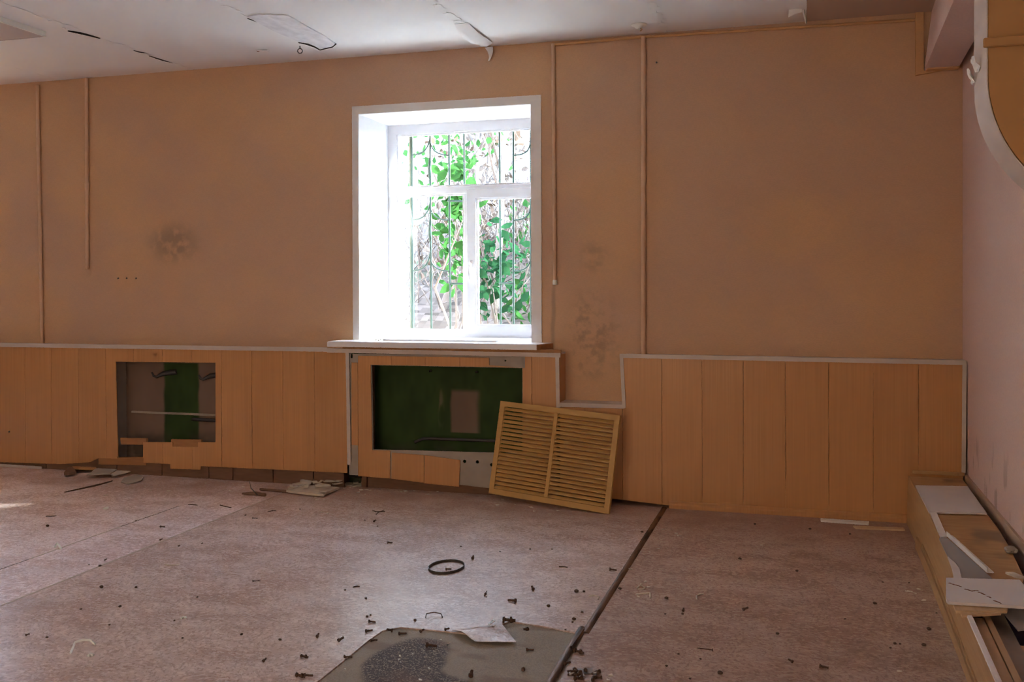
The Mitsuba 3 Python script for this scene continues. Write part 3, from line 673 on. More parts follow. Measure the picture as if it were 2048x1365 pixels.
# ------------------------------------------------------------------ ceiling bits
def flat_at(px, z=ZC): return [atZ(*q, z) for q in px]
g = []
for s in np.linspace(0, 1, 9):                      # curled strip of paper hanging along the third joint
    a, b_ = np.array([-2.062, 5.66 + 0.50 * s, ZC - 0.004]), np.array([-1.975, 5.66 + 0.50 * s, ZC - 0.004])
    d = 0.034 * math.sin(PI * min(1, s * 1.2)) + 0.026 * s + 0.006 * math.sin(23 * s)
    g.append([a - [0.01 * math.sin(5 * s), 0, d], (a + b_) / 2 - [0, 0, d * 1.15 + 0.004], b_ - [0, 0, d * 0.25]])
add('peeling_paper', sheet(np.array(g), 0.0012), 'white_paper', 40, 'curled strip of white paper peeling along the ceiling joint above the window', 'peeling paper')
g = [[[-2.03 + 0.012 * math.sin(3 * s) - (0.030 - 0.026 * s), W - 0.03 + 0.01 * math.sin(4 * s), ZC - 0.012 - 0.095 * s], [-2.03 + 0.012 * math.sin(3 * s) + (0.030 - 0.026 * s), W - 0.04, ZC - 0.012 - 0.095 * s]] for s in np.linspace(0, 1, 7)]
add('peeling_paper', sheet(np.array(g), 0.0012), 'white_paper', 40, 'small pointed paper flap hanging where that joint meets the wall', 'peeling paper')
pt = pxZ([(495, 33), (520, 28), (575, 30), (610, 50), (650, 72), (672, 88), (666, 93), (642, 100), (600, 84), (545, 60)], ZC - 0.004)
add('loose_patch', plate_z(pt, ZC - 0.008, ZC - 0.001), 'rough_plaster', False, 'rough whitish patch of loose plaster on the ceiling with dark edges', 'plaster patch')
e = [atZ(*q, ZC - 0.009) for q in ((597, 85), (615, 88), (628, 93), (640, 100))]
add('plaster_crack', tube(e, [0.004, 0.008, 0.006, 0.004], 6), 'hole_dark', False, 'dark open crack at the near corner of the loose ceiling patch', 'crack')
e = [atZ(*q, ZC - 0.009) for q in ((640, 100), (655, 96), (665, 94), (672, 88))]
add('plaster_crack', tube(e, 0.004, 6), 'hole_dark', False, 'thin dark crack along the right end of the loose ceiling patch', 'crack')
e = [atZ(*q, ZC - 0.003) for q in ((495, 37), (520, 46), (545, 60))]
add('plaster_crack', tube(e, 0.0026, 6), 'hole_dark', False, 'hairline crack at the left edge of the loose ceiling patch', 'crack')
e = [atZ(*q, ZC - 0.004) for q in ((136, 62), (160, 66), (180, 71), (200, 77))]
add('plaster_crack', tube(e, [0.004, 0.008, 0.006, 0.003], 6), 'hole_dark', False, 'dark open crack in the ceiling joint right of the grey light panel', 'crack')
for q, l in (((267, 101, 289, 106), 'short dark crack in the left ceiling joint, farther along'), ((298, 112, 345, 126), 'long thin crack in the left ceiling joint near the wall')):
    e = [atZ(q[0], q[1], ZC - 0.003), atZ((q[0] + q[2]) / 2, (q[1] + q[3]) / 2 + 0.6, ZC - 0.003), atZ(q[2], q[3], ZC - 0.003)]
    add('plaster_crack', tube(e, [0.002, 0.0036, 0.002], 6), 'hole_dark', False, l, 'crack')
c = atZ(128, 53, ZC - 0.004)
add('white_chip', lump([c[0], c[1], ZC - 0.022], 0.012, rr, 1), 'white_paper', False, 'white plaster bit at the end of the left ceiling crack', 'chip')
# eye hook
c = atZ(600, 92, ZC)
a = np.linspace(0, 2 * PI, 20)
hook = join([tube([[c[0] + 0.016 * math.sin(w) , c[1] + 0.004 * math.sin(w), ZC - 0.034 + 0.016 * math.cos(w)] for w in a], 0.0032, 6, caps=False), tube([[c[0], c[1], ZC], [c[0], c[1], ZC - 0.018]], 0.0036, 6)])
add('ceiling_hook', hook, 'dark_metal', True, 'small dark eye hook in the ceiling beside the loose patch', 'hook')
c = atZ(527, 100, ZC)
g = np.array([[c + [0.02 * (j - 2) * 0.9, 0.012 * (i - 2), -0.004 - 0.010 * rr.rand()] for j in range(5)] for i in range(4)])
kk = add('torn_fitting', sheet(g, 0.002), 'white_paper', False, 'torn scrap of white plaster with a brown hole in the ceiling', 'plaster scrap')
add('hole', lump([c[0] - 0.04, c[1] + 0.0, ZC - 0.010], 0.012, rr, 1, 0.4), 'stain_brown', parent=kk)
c = atZ(1278, 49, ZC)
k = thing('ceiling_rose', 'small broken white ceiling rose near the full-height conduit', 'ceiling rose')
prof = np.array([[0.0, -0.030], [0.016, -0.028], [0.026, -0.016], [0.050, -0.006], [0.052, 0.0], [0.0, 0.0]])
m = trimesh.creation.revolve(prof, sections=20)
m.apply_translation([c[0], c[1], ZC])
add('cup', m, 'white_plastic', 35, parent=k)
add('wire', tube([[c[0] + 0.01, c[1] - 0.01, ZC - 0.024], [c[0] + 0.022, c[1] - 0.012, ZC - 0.036], [c[0] + 0.008, c[1] - 0.012, ZC - 0.045]], 0.004, 6), 'wood_brown', parent=k)
# torn ceiling paper at the right
def hang(pts, y, sway, th=0.0015):
    g = []
    for i, (l, r) in enumerate(pts):
        a, b_ = atY(*l, y), atY(*r, y)
        s = i / (len(pts) - 1)
        g.append([a + [0, -sway * s, 0], (a + b_) / 2 + [0, -sway * s - 0.012, 0], b_ + [0, -sway * s * 0.6, 0]])
    return sheet(np.array(g), th)
add('torn_paper', hang([((1572, -8), (1604, -10)), ((1574, 8), (1605, 8)), ((1578, 24), (1604, 18)), ((1576, 38), (1604, 26))], 6.0, 0.03), 'white_paper', 40, 'bluish-white flap of torn paper hanging from the ceiling at top right', 'torn paper')
add('torn_paper', hang([((1603, -8), (1607, -8)), ((1604, 10), (1608, 10)), ((1605, 26), (1611, 28)), ((1609, 40), (1613, 42)), ((1611, 49), (1613, 50))], 6.02, 0.02), 'white_paper', 40, 'narrow white paper tail hanging right beside the bigger torn flap', 'torn paper')
# ceiling light panel at the left edge
k = thing('ceiling_panel_light', 'flat grey ceiling light panel with a white edge at the upper left', 'ceiling light')
c = atZ(93, 74, 3.0)
add('diffuser', box(c[0] - 0.42, c[0] - 0.012, c[1] - 1.2, c[1] - 0.004, 3.004, 3.026), 'lamp_grey', parent=k)
add('rim', box(c[0] - 0.012, c[0], c[1] - 1.2, c[1], 3.000, ZC - 0.001, 0.002), 'white_plastic', parent=k)
add('rim', box(c[0] - 0.42, c[0] - 0.012, c[1] - 0.004, c[1], 3.002, ZC - 0.001, 0.001), 'lamp_grey', parent=k)

# ------------------------------------------------------------------ on the window sill
a, b_ = atZ(768, 680, 1.026), atZ(994, 683, 1.026)
add('sill_plank', plate_z(sg.LineString([a[:2], b_[:2]]).buffer(0.022, cap_style='flat'), 1.021, 1.031), 'white_pvc', False, 'thin white plank lying on the window sill against the frame', 'plank')
c = atZ(893, 678, 1.031)
add('white_fibre', tube([c, c + [-0.012, 0, 0.02], c + [-0.02, 0, 0.035]], 0.0016, 5), 'white_plastic', False, 'short white fibre standing on the sill plank', 'fibre')
for i, q in enumerate(((752, 681), (757, 682), (761, 681))):
    c = atZ(*q, 1.021)
    add('sill_crumb', lump(c, 0.007, rr, 1), 'grey_board', False, 'small grey crumb at the left end of the window sill', 'crumb', 'crumbs on the window sill')

# ------------------------------------------------------------------ metal threshold strip along the floor joint
k = thing('threshold_strip', 'long rusty metal threshold strip covering the floor joint', 'threshold strip')
def strip_piece(y0, y1, x0, x1, w, h, lift=0.0):
    n = 10
    g = []
    for s in np.linspace(0, 1, n):
        y, x = y0 + (y1 - y0) * s, x0 + (x1 - x0) * s
        g.append([[x - w, y, 0.0005 + lift * s], [x - w * 0.4, y, h + lift * s], [x + w * 0.4, y, h + lift * s], [x + w, y, 0.0005 + lift * s]])
    return sheet(np.array(g), 0.0018)
add('far_length', strip_piece(6.085, 3.80, -0.828, -0.838, 0.016, 0.006), 'strip_rust', 40, parent=k)
add('near_length', strip_piece(3.86, 2.6, -0.862, -0.84, 0.014, 0.006), 'strip_rust', 40, parent=k)
add('loose_end', strip_piece(3.83, 3.62, -0.850, -0.853, 0.008, 0.010, 0.002), 'strip_rust', 40, parent=k)

# ------------------------------------------------------------------ ring on the floor
c = atZ(893, 1137, 0.0)
R = 0.088
ang = np.linspace(0, 2 * PI, 49)[:-1]
v, f = [], []
for w in ang:
    ro = R * (1 + 0.015 * math.sin(2 * w + 1))
    for r_, z in ((ro, 0.001), (ro, 0.013), (ro - 0.0035, 0.013), (ro - 0.0035, 0.001)):
        v.append([c[0] + 0.955 * r_ * math.cos(w), c[1] + r_ * 1.30 * math.sin(w), z])
n = len(ang)
for i in range(n):
    for j in range(4):
        a, b_ = i * 4 + j, i * 4 + (j + 1) % 4
        a2, b2 = ((i + 1) % n) * 4 + j, ((i + 1) % n) * 4 + (j + 1) % 4
        f += [[a, a2, b2], [a, b2, b_]]
add('black_ring', trimesh.Trimesh(np.array(v), np.array(f), process=False), 'dark_rubber', 35, 'black flat ring lying on the floor in the middle of the room', 'ring')

# ------------------------------------------------------------------ bolts and screws
def bolt_mesh(L=0.036, r=0.0042, hr=0.0082, hh=0.006):
    head = trimesh.creation.cylinder(hr, hh, sections=6)
    head.apply_translation([0, 0, hh / 2])
    prof = [[0, 0]] + [[r + (0.0007 if i % 2 else -0.0003), hh + (L - hh) * i / 14] for i in range(15)] + [[0, L]]
    shaft = trimesh.creation.revolve(np.array(prof), sections=8)
    m = join([head, shaft])
    m.apply_transform(trimesh.transformations.rotation_matrix(PI / 2, [0, 1, 0]))       # lies along +x
    m.apply_translation([-L / 2, 0, 0])
    m.apply_transform(trimesh.transformations.rotation_matrix(math.atan2(hr - r, L) * 0.9, [0, 1, 0]))
    m.apply_translation([0, 0, -m.bounds[0][2]])
    return m
def nut_bolt():
    m = bolt_mesh()
    n_ = trimesh.creation.annulus(0.0042, 0.0085, 0.006, sections=6)
    n_.apply_transform(trimesh.transformations.rotation_matrix(PI / 2, [0, 1, 0]))
    n_.apply_translation([0.006, 0, 0.008])
    return join([m, n_])
def upright_bolt():
    m = bolt_mesh(0.026)
    m.apply_transform(trimesh.transformations.rotation_matrix(math.radians(-22), [0, 1, 0]))
    m.apply_translation([0, 0, -m.bounds[0][2]])
    return m
def screw_mesh(L=0.06):
    prof = [[0, 0], [0.006, 0.0005], [0.006, 0.0015], [0.0026, 0.005]] + [[0.0026 if i % 2 else 0.0018, 0.006 + (L - 0.012) * i / 20] for i in range(21)] + [[0, L]]
    m = trimesh.creation.revolve(np.array(prof), sections=8)
    m.apply_transform(trimesh.transformations.rotation_matrix(PI / 2, [0, 1, 0]))
    m.apply_translation([-L / 2, 0, 0.006])
    return m
SH = {'bolt': mikit.ply(bolt_mesh(), 'material_rusty', smooth=30), 'nut': mikit.ply(nut_bolt(), 'material_rusty', smooth=30), 'up': mikit.ply(upright_bolt(), 'material_rusty', smooth=30),
      'screw': mikit.ply(screw_mesh(), 'material_rusty', smooth=30), 'shortscrew': mikit.ply(screw_mesh(0.038), 'material_rusty', smooth=30), 'steel': mikit.ply(upright_bolt(), 'material_steel', smooth=30)}
HB = -0.0058
def drop(kind, px, py, deg, label, cat='bolt', s=1.0, group='loose bolts on the floor', z=0.0):
    c = atZ(px, py, z)
    nm = {'screw': 'screw', 'shortscrew': 'screw'}.get(kind, 'bolt')
    k = key(nm)
    scene[k] = {**SH[kind], 'to_world': T().translate([c[0], c[1], z]).rotate([0, 0, 1], deg).scale(s)}
    tag(k, label, cat, group if nm == 'bolt' else 'loose screws on the floor')
drop('bolt', 897, 1141, 35, 'small dark bolt lying inside the black ring', s=0.8)
drop('up', 946, 1119, 100, 'dark bolt standing tilted behind the black ring to its right')
drop('bolt', 780, 1088, 20, 'dark bolt lying alone left of and behind the black ring', s=0.8)
drop('up', 750, 1045, 80, 'dark bolt standing alone in front of the radiator niche', s=0.8)
drop('bolt', 1024, 1205, 170, 'hex bolt lying sideways on the bright floor right of the torn edge', s=1.1)
drop('up', 1065, 1181, 120, 'dark tilted bolt just behind the sideways hex bolt')
drop('bolt', 1226, 1143, 5, 'dark bolt lying beside the metal threshold strip on its left')
drop('nut', 1018, 1246, 20, 'long bolt with a nut lying on the torn linoleum tip', s=1.5)
drop('up', 1051, 1265, 250, 'dark bolt standing on the exposed grey board near the torn tip')
drop('bolt', 1060, 1303, 25, 'small bolt lying in the middle of the exposed grey board', s=0.8, z=HB)
drop('nut', 1158, 1308, -15, 'thick rusty bolt touching the right side of the threshold strip', s=1.1)
drop('bolt', 863, 1296, 10, 'biggest dark bolt lying on the exposed grey board beside the stain', s=1.2, z=HB)
drop('steel', 898, 1292, 60, 'shiny little screw head on the exposed grey board', s=0.55, z=HB)
drop('up', 943, 1354, 100, 'shiny-headed dark bolt at the bottom edge on the grey board', s=1.2, z=HB)
drop('up', 1046, 1347, 280, 'dark bolt standing near the bottom edge left of the threshold strip', s=1.0, z=HB)
drop('bolt', 696, 1318, 35, 'dark bolt under the left torn edge of the linoleum', s=0.9, z=HB)
drop('bolt', 748, 1284, 45, 'dark bolt on the grey board close to the left torn edge', s=0.8, z=HB)
drop('bolt', 805, 1271, 35, 'olive-dark bolt under the far torn edge of the linoleum', s=0.9, z=HB)
drop('up', 778, 1266, 200, 'reddish bolt at the bend of the torn linoleum edge', z=HB)
drop('up', 845, 1266, 60, 'small red-brown bolt below the far torn edge', s=0.8, z=HB)
drop('up', 895, 1263, 10, 'small dark bolt on the torn edge beside the lifted lip', s=0.8)
drop('bolt', 744, 1247, 15, 'dark bolt on bright linoleum above the torn corner', s=0.85)
drop('bolt', 738, 1265, 50, 'dark bolt resting at the torn corner of the linoleum', s=0.85)
drop('up', 683, 1284, 60, 'tilted dark bolt on the linoleum left of the torn edge')
drop('up', 636, 1275, 100, 'stubby dark bolt left of the torn linoleum, farther from the edge', s=0.8)
drop('nut', 609, 1317, 5, 'dark bolt with a nut on the linoleum left of the torn corner', s=0.85)
drop('up', 530, 1324, 80, 'small dark bolt farthest left at the bottom of the floor', s=0.7)
drop('nut', 601, 1356, 0, 'left one of two bolts lying end to end at the bottom edge')
drop('bolt', 617, 1355, 20, 'right one of two bolts lying end to end at the bottom edge', s=0.9)
drop('up', 1492, 1223, 30, 'dark bolt standing on the right part of the floor')
drop('screw', 1410, 1302, 175, 'long rusty screw lying on the right part of the floor', 'screw')
drop('bolt', 1648, 1338, -5, 'dark bolt lying at the bottom right of the floor', s=0.9)
drop('up', 1580, 1326, 150, 'small dark bolt left of the bottom right bolt', s=0.75)
drop('up', 1367, 1223, 90, 'small dark bolt right of the threshold strip near pale shavings', s=0.7)
drop('shortscrew', 513, 1165, 30, 'thin screw lying alone on the left half of the floor', 'screw')
drop('shortscrew', 511, 1039, 5, 'short dark screw near the wall, before the broken tiles', 'screw')
drop('bolt', 325, 1056, 15, 'small dark bolt between the two floor joints at left', s=0.8)
drop('up', 323, 1082, 60, 'small dark bolt sitting on the pale floor joint at left', s=0.65)
drop('up', 56, 1273, 30, 'small dark bolt farthest left on the floor', s=0.6)
drop('up', 212, 1122, 80, 'tiny dark bolt beside the pale floor joint, left end', s=0.55)
drop('bolt', 1135, 1330, 60, 'dark bolt lying along the near threshold strip end', s=0.9)
rr = np.random.RandomState(21)
for i in range(15):                                  # the little heap at the bottom edge
    px, py = 1136 + 66 * rr.rand(), 1344 + 20 * rr.rand()
    drop(('bolt', 'nut', 'up')[i % 3], px, py, 360 * rr.rand(), 'bolt in the little heap of bolts at the bottom edge', s=0.75 + 0.3 * rr.rand(), group='heap of bolts', z=0.0)
for i in range(3):
    drop('steel', 1145 + 22 * i, 1352 + 4 * (i % 2), 120 * i, 'shiny steel bolt in the heap at the bottom edge', s=0.7, group='shiny bolts in the heap', z=0.004)
lay('heap_card', [(1152, 1338), (1185, 1337), (1185, 1347), (1153, 1348)], 0.004, 0.003, 'grey_card', 'small grey card behind the heap of bolts', 'card')

# ------------------------------------------------------------------ light debris
def tie(name, pts, r, b, label, cat, z=0.003):
    p = [atZ(q[0], q[1], z) + [0, 0, q[2] if len(q) > 2 else 0] for q in pts]
    add(name, tube(p, r, 6), b, True, label, cat)
tie('cable_tie', [(141, 1307), (145, 1298), (150, 1292, 0.012), (165, 1288, 0.014), (180, 1286, 0.01), (190, 1289)], 0.0045, 'white_plastic', 'bent white plastic tie at the lower left of the floor', 'cable tie')
tie('white_scrap', [(176, 1313), (181, 1310), (186, 1312)], 0.006, 'white_plastic', 'tiny white scrap in front of the bent white tie', 'scrap')
tie('twig', [(329, 1129), (336, 1131), (350, 1131), (361, 1129)], 0.003, 'chip_white', 'pale curved twig on the left floor', 'twig')
tie('white_scrap', [(362, 1238), (367, 1235), (372, 1236)], 0.005, 'white_plastic', 'small white scrap left of the bolts in the lower left', 'scrap')
tie('wire_staple', [(851, 1236), (853, 1232, 0.008), (868, 1231, 0.012), (882, 1232, 0.008), (885, 1236)], 0.0022, 'rusty', 'thin rusty wire staple on the bright floor before the torn edge', 'wire')
tie('wire_curl', [(974, 1187, 0.01), (970, 1189), (968, 1193), (974, 1195)], 0.0018, 'rusty', 'tiny wire curl on the bright floor', 'wire')
tie('twig', [(745, 1022), (753, 1024), (770, 1024)], 0.0028, 'crumb', 'dark twig before the radiator niche', 'twig')
tie('twig', [(752, 1030), (757, 1025), (768, 1021)], 0.0024, 'crumb', 'dark twig crossing another before the radiator niche', 'twig')
tie('twig', [(536, 1024), (545, 1022), (552, 1022)], 0.0026, 'crumb', 'short dark twig near the broken tiles', 'twig')
tie('twig', [(1118, 1134), (1127, 1134), (1135, 1135)], 0.0024, 'crumb', 'thin dark twig left of the threshold strip', 'twig')
tie('twig', [(706, 1175), (713, 1173), (719, 1174)], 0.0026, 'crumb', 'short twig on the middle floor left of the bright patch', 'twig')
tie('twig', [(92, 1033), (103, 1033), (113, 1032)], 0.0026, 'crumb', 'dark twig at the far left before the wall', 'twig')
tie('twig', [(376, 1010), (386, 1010), (394, 1011)], 0.0028, 'crumb', 'dark twig at the far end of the left floor joint', 'twig')
tie('twig', [(440, 1011), (452, 1014), (462, 1016)], 0.0026, 'crumb', 'dark twig right of the left floor joint', 'twig')
tie('plastic_curl', [(1178, 1193), (1188, 1191), (1198, 1194), (1196, 1199)], 0.003, 'chip_white', 'pale plastic curl left of the threshold strip', 'shaving')
tie('plastic_curl', [(1272, 1190), (1285, 1188), (1300, 1187), (1301, 1196)], 0.0045, 'chip_white', 'longest pale shaving right of the threshold strip', 'shaving')
tie('plastic_curl', [(1394, 1199), (1393, 1193), (1399, 1189), (1407, 1189)], 0.0035, 'chip_white', 'pale hooked shaving on the right floor', 'shaving')
tie('plastic_curl', [(1274, 1177), (1281, 1173, 0.006), (1290, 1176), (1286, 1179), (1276, 1179)], 0.0035, 'chip_white', 'pale curled shaving behind the longest shaving', 'shaving')
p = [atZ(*q, 0.023) for q in ((976, 1248), (980, 1250), (991, 1241), (987, 1238))]
k = add('hole_plate', plate_z(sg.Polygon([(q[0], q[1]) for q in p]), 0.020, 0.023), 'white_plastic', False, 'small white plate with two holes on the torn linoleum', 'plate')
for q in ((980, 1247), (986, 1242)):
    c = atZ(*q, 0.0233)
    d = trimesh.creation.cylinder(0.0035, 0.0006, sections=10); d.apply_translation([c[0], c[1], 0.0233])
    add('hole', d, 'hole_dark', parent=k)
tie('paper_bit', [(110, 1095), (114, 1091, 0.01), (119, 1095, 0.006), (122, 1098)], 0.006, 'white_plastic', 'crumpled white paper bit on the left floor joint', 'paper bit')
lay('paper_chip', [(206, 1017), (213, 1014), (218, 1014), (216, 1018), (209, 1019)], 0.003, 0.002, 'white_plastic', 'white paper chip near the wall at left', 'chip')

def chip(c, r, rr, b, label, cat, group, name='paint_chip', z=0.0):
    n = rr.randint(4, 6)
    a = np.sort(rr.rand(n) * 2 * PI)
    while np.max(np.diff(np.append(a, a[0] + 2 * PI))) > 2.8:
        a = np.sort(rr.rand(n) * 2 * PI)
    q = np.array([[math.cos(w), math.sin(w)] for w in a]) * (r * (0.7 + 0.6 * rr.rand(n)))[:, None]
    q[:, 0] *= 1.3
    poly = sg.Polygon(q).convex_hull
    m = plate_z(poly, 0, 0.0025 + 0.002 * rr.rand())
    m.apply_transform(trimesh.transformations.euler_matrix(0.25 * (rr.rand() - 0.5), 0.25 * (rr.rand() - 0.5), 0))
    m.apply_translation([c[0], c[1], z - m.bounds[0][2] + 0.0003])
    add(name, m, b, False, label, cat, group)
rr = np.random.RandomState(33)
L1 = 'small pale paint chip scattered on the floor below the wall panelling'
spots = [(640, 975), (648, 1000), (700, 976), (722, 981), (741, 982), (690, 990), (803, 985), (812, 983), (690, 978), (716, 986), (630, 996), (730, 990), (506, 962), (535, 965), (466, 970), (403, 957), (412, 968), (460, 983), (407, 991),
         (300, 983), (290, 975), (337, 983), (210, 992), (560, 950), (520, 954), (612, 978), (760, 975), (855, 990), (940, 985), (952, 988), (962, 982), (985, 990), (1005, 1000), (994, 1012), (1062, 1016), (1068, 1024), (1115, 1023),
         (1170, 1025), (1360, 1072), (1352, 1068), (1325, 1060), (1524, 1092), (1100, 1030), (930, 975), (905, 982), (875, 985), (1030, 1010), (645, 1026), (655, 1028), (485, 975), (575, 985), (800, 978), (828, 983), (560, 1000)]
for q in spots:
    chip(atZ(*q), 0.006 + 0.008 * rr.rand() ** 2, rr, 'chip_white', L1, 'chip', 'paint chips below the panelling')
for q, r, l in (((735, 982), 0.022, 'larger pale chip right of the broken tiles, in front of the green niche'), ((721, 981.5), 0.013, 'pale chip between the broken tiles and a larger chip'), ((635, 1001), 0.012, 'pale chip in front of the broken tile slab'),
                ((994, 1012), 0.012, 'pale chip left below the leaning louvre grille'), ((812, 984), 0.018, 'pale chip below the two loose panelling boards'), ((647, 959), 0.020, 'pale chip at the back of the tile heap'),
                ((568, 958), 0.026, 'long pale chip behind and left of the tile heap'), ((1063, 1016), 0.012, 'pale chip before the middle of the leaning louvre grille')):
    chip(atZ(*q), r, rr, 'chip_white', l, 'chip', 'larger pale chips')
L2 = 'small pale crumb on the right part of the floor'
for q in [(1813, 1184), (1822, 1185), (1829, 1188), (1836, 1180), (1846, 1202), (1800, 1345), (1283, 1170), (1290, 1165), (1275, 1195), (1296, 1176), (1300, 1106), (1318, 1099), (1356, 1073), (1262, 1140), (1222, 1352), (1216, 1362)]:
    chip(atZ(*q), 0.006 + 0.004 * rr.rand(), rr, 'chip_white', L2, 'crumb', 'pale crumbs on the right floor', 'pale_crumb')
L3 = 'tiny dark crumb of dirt on the linoleum floor'
dark = [(291, 1037), (272, 1043), (178, 1131), (200, 1134), (219, 1252), (349, 1243), (491, 1032), (600, 1020), (730, 1042), (971, 1190), (1164, 1227), (1131, 1261), (1104, 1100), (1333, 1199), (1594, 1144), (1766, 1166), (1510, 1050), (1781, 1298),
        (1284, 1066), (1333, 1334), (1240, 1180), (1145, 1246), (1148, 1241), (1153, 1185), (1168, 1185), (1097, 1214), (1357, 1310), (1401, 1320), (1873, 1228), (1858, 1261), (1818, 1167), (1790, 1290), (1800, 1290), (1848, 1293), (1380, 1360), (1440, 1350), (95, 1054),
        (358, 1094), (404, 1088), (162, 1220), (94, 1277), (203, 1177), (240, 1215), (272, 1177), (395, 1196), (483, 1271), (365, 1278), (560, 1282), (690, 1182), (732, 1199), (755, 1054), (922, 1095), (880, 1125), (1060, 1100), (1000, 1105), (1330, 1230), (1365, 1230), (1700, 1070), (1620, 1060), (1480, 1120), (1690, 1240), (1555, 1270), (1750, 1210), (830, 1243), (741, 1232), (734, 1235)]
for q in dark:
    c = atZ(*q)
    add('dirt_crumb', lump(c, 0.0045 + 0.006 * rr.rand() ** 2, rr, 1), 'crumb', False, L3, 'crumb', 'dirt crumbs on the floor')
L4 = 'tiny white speck on the exposed grey board'
for q in ((800, 1314), (798, 1321), (825, 1310), (858, 1339), (840, 1361), (843, 1362), (882, 1281), (802, 1326), (690, 1340)):
    chip(atZ(*q, HB), 0.004, rr, 'white_plastic', L4, 'speck', 'white specks on the grey board', 'white_speck', HB)

# ------------------------------------------------------------------ heap of broken tiles
def c4(*ps): return [(560 + x / 7.877, 920 + y / 7.877) for x, y in ps]
lay('tile_slab', c4((100, 478), (230, 420), (560, 405), (935, 432), (720, 520), (690, 548), (500, 532), (150, 490)), 0.022, 0.014, 'shard', 'broad broken slab of cream tile at the bottom of the tile heap', 'tile piece')
shards = [((320, 330), (520, 315), (480, 375), (300, 385)), ((190, 380), (320, 350), (420, 385), (260, 400)), ((580, 350), (740, 275), (780, 280), (620, 345)), ((620, 365), (800, 400), (800, 425), (660, 405)),
          ((545, 395), (620, 380), (670, 420), (560, 435)), ((340, 290), (520, 280), (590, 320), (470, 320)), ((780, 300), (930, 330), (820, 345), (680, 350)), ((820, 390), (990, 345), (950, 370), (850, 400)),
          ((280, 400), (370, 395), (390, 430), (300, 425)), ((380, 395), (460, 390), (450, 440), (380, 445)), ((150, 405), (210, 400), (200, 420), (150, 422)), ((880, 320), (990, 325), (930, 345), (880, 340)),
          ((120, 460), (230, 415), (280, 420), (180, 455)), ((620, 480), (760, 470), (750, 505), (640, 500)), ((500, 340), (580, 330), (600, 360), (520, 370))]
for i, s in enumerate(shards):
    z = 0.030 + 0.006 * (i % 4)
    p = np.array([atZ(*q, z) for q in c4(*s)])
    poly = sg.Polygon(p[:, :2]).convex_hull
    m = plate_z(poly, 0, 0.006)
    m.apply_translation([-poly.centroid.x, -poly.centroid.y, 0])
    m.apply_transform(trimesh.transformations.euler_matrix(0.22 * (rr.rand() - 0.5), 0.22 * (rr.rand() - 0.5), 0))
    m.apply_translation([poly.centroid.x, poly.centroid.y, z - 0.004])
    add('tile_shard', m, 'shard', False, 'cream tile shard lying on the heap of broken tiles', 'tile shard', 'shards of the tile heap')
shards2 = [((1000, 390), (1080, 350), (1150, 365), (1080, 405)), ((1090, 400), (1250, 370), (1340, 400), (1150, 420)), ((1270, 345), (1390, 345), (1400, 370), (1310, 375)), ((1150, 350), (1240, 345), (1230, 365), (1150, 370)), ((1000, 360), (1060, 350), (1050, 370), (990, 378))]
for i, s in enumerate(shards2):
    p = np.array([atZ(*q, 0.008) for q in c4(*s)])
    m = plate_z(sg.Polygon(p[:, :2]).convex_hull, 0.001 + 0.002 * (i % 2), 0.008 + 0.002 * (i % 2))
    add('tile_shard', m, 'shard', False, 'tile shard right of the heap, below the radiator niche', 'tile shard', 'shards right of the tile heap')
# dark stick and splintered wood left of the heap
def c6b(*ps): return [(400 + x / 3.9, 660 + y / 3.9) for x, y in ps]
p = [atZ(*q, 0.008) for q in c6b((470, 1245), (700, 1265), (900, 1280))]
add('dark_lath', tube(p, [0.010, 0.012, 0.010], 5), 'wood_dark', False, 'dark wooden lath lying before the broken tiles', 'lath')
p = [atZ(*q, 0.010) for q in c6b((330, 1278), (430, 1280), (510, 1290))]
add('bark_piece', tube(p, [0.006, 0.016, 0.012], 6), 'wood_dark', 40, 'dark splintered piece of wood left of the broken tiles', 'wood piece')
p0 = atZ(510, 991, 0.01)
add('dry_stem', tube([p0 + [0.02, 0, 0.0], p0 + [-0.03, 0.0, 0.045], p0 + [-0.05, 0.01, 0.10]], [0.004, 0.003, 0.0015], 5), 'twig', True, 'thin dry stem rising from the splintered wood', 'stem')
# grey scraps at the far left of the wall
def c3b(*ps): return [(80 + x / 5.12, 860 + y / 5.12) for x, y in ps]
lay('grey_scrap', c3b((560, 405), (640, 365), (850, 360), (720, 450), (480, 460)), 0.03, 0.006, 'grey_board', 'flat grey scrap of board leaning at the panelling foot, far left', 'board scrap')
lay('grey_scrap', c3b((720, 455), (860, 375), (1010, 395), (880, 440), (760, 470)), 0.022, 0.006, 'shard', 'pale scrap of board right beside the grey scrap', 'board scrap')
lay('grey_scrap', c3b((830, 530), (860, 490), (1000, 455), (1065, 475), (1040, 515), (900, 552)), 0.012, 0.006, 'grey_board', 'rounded grey linoleum scrap in front of the other scraps', 'board scrap')
lay('dark_scrap', c3b((245, 440), (280, 385), (330, 375), (370, 425), (300, 440)), 0.035, 0.02, 'wood_dark', 'dark rag-like lump at the panelling foot, far left', 'rag')
lay('wood_scrap', c3b((330, 375), (600, 372), (560, 400), (350, 398)), 0.034, 0.008, 'pvc_wood', 'strip of broken panelling lying behind the grey scraps', 'panel scrap')
p = [atZ(*q, 0.004) for q in c3b((250, 640), (400, 608), (560, 575), (740, 525))]
add('lifted_seam', tube(p, [0.003, 0.006, 0.008, 0.004], 5), 'crumb', False, 'dark lifted edge of linoleum before the grey scraps', 'linoleum edge')
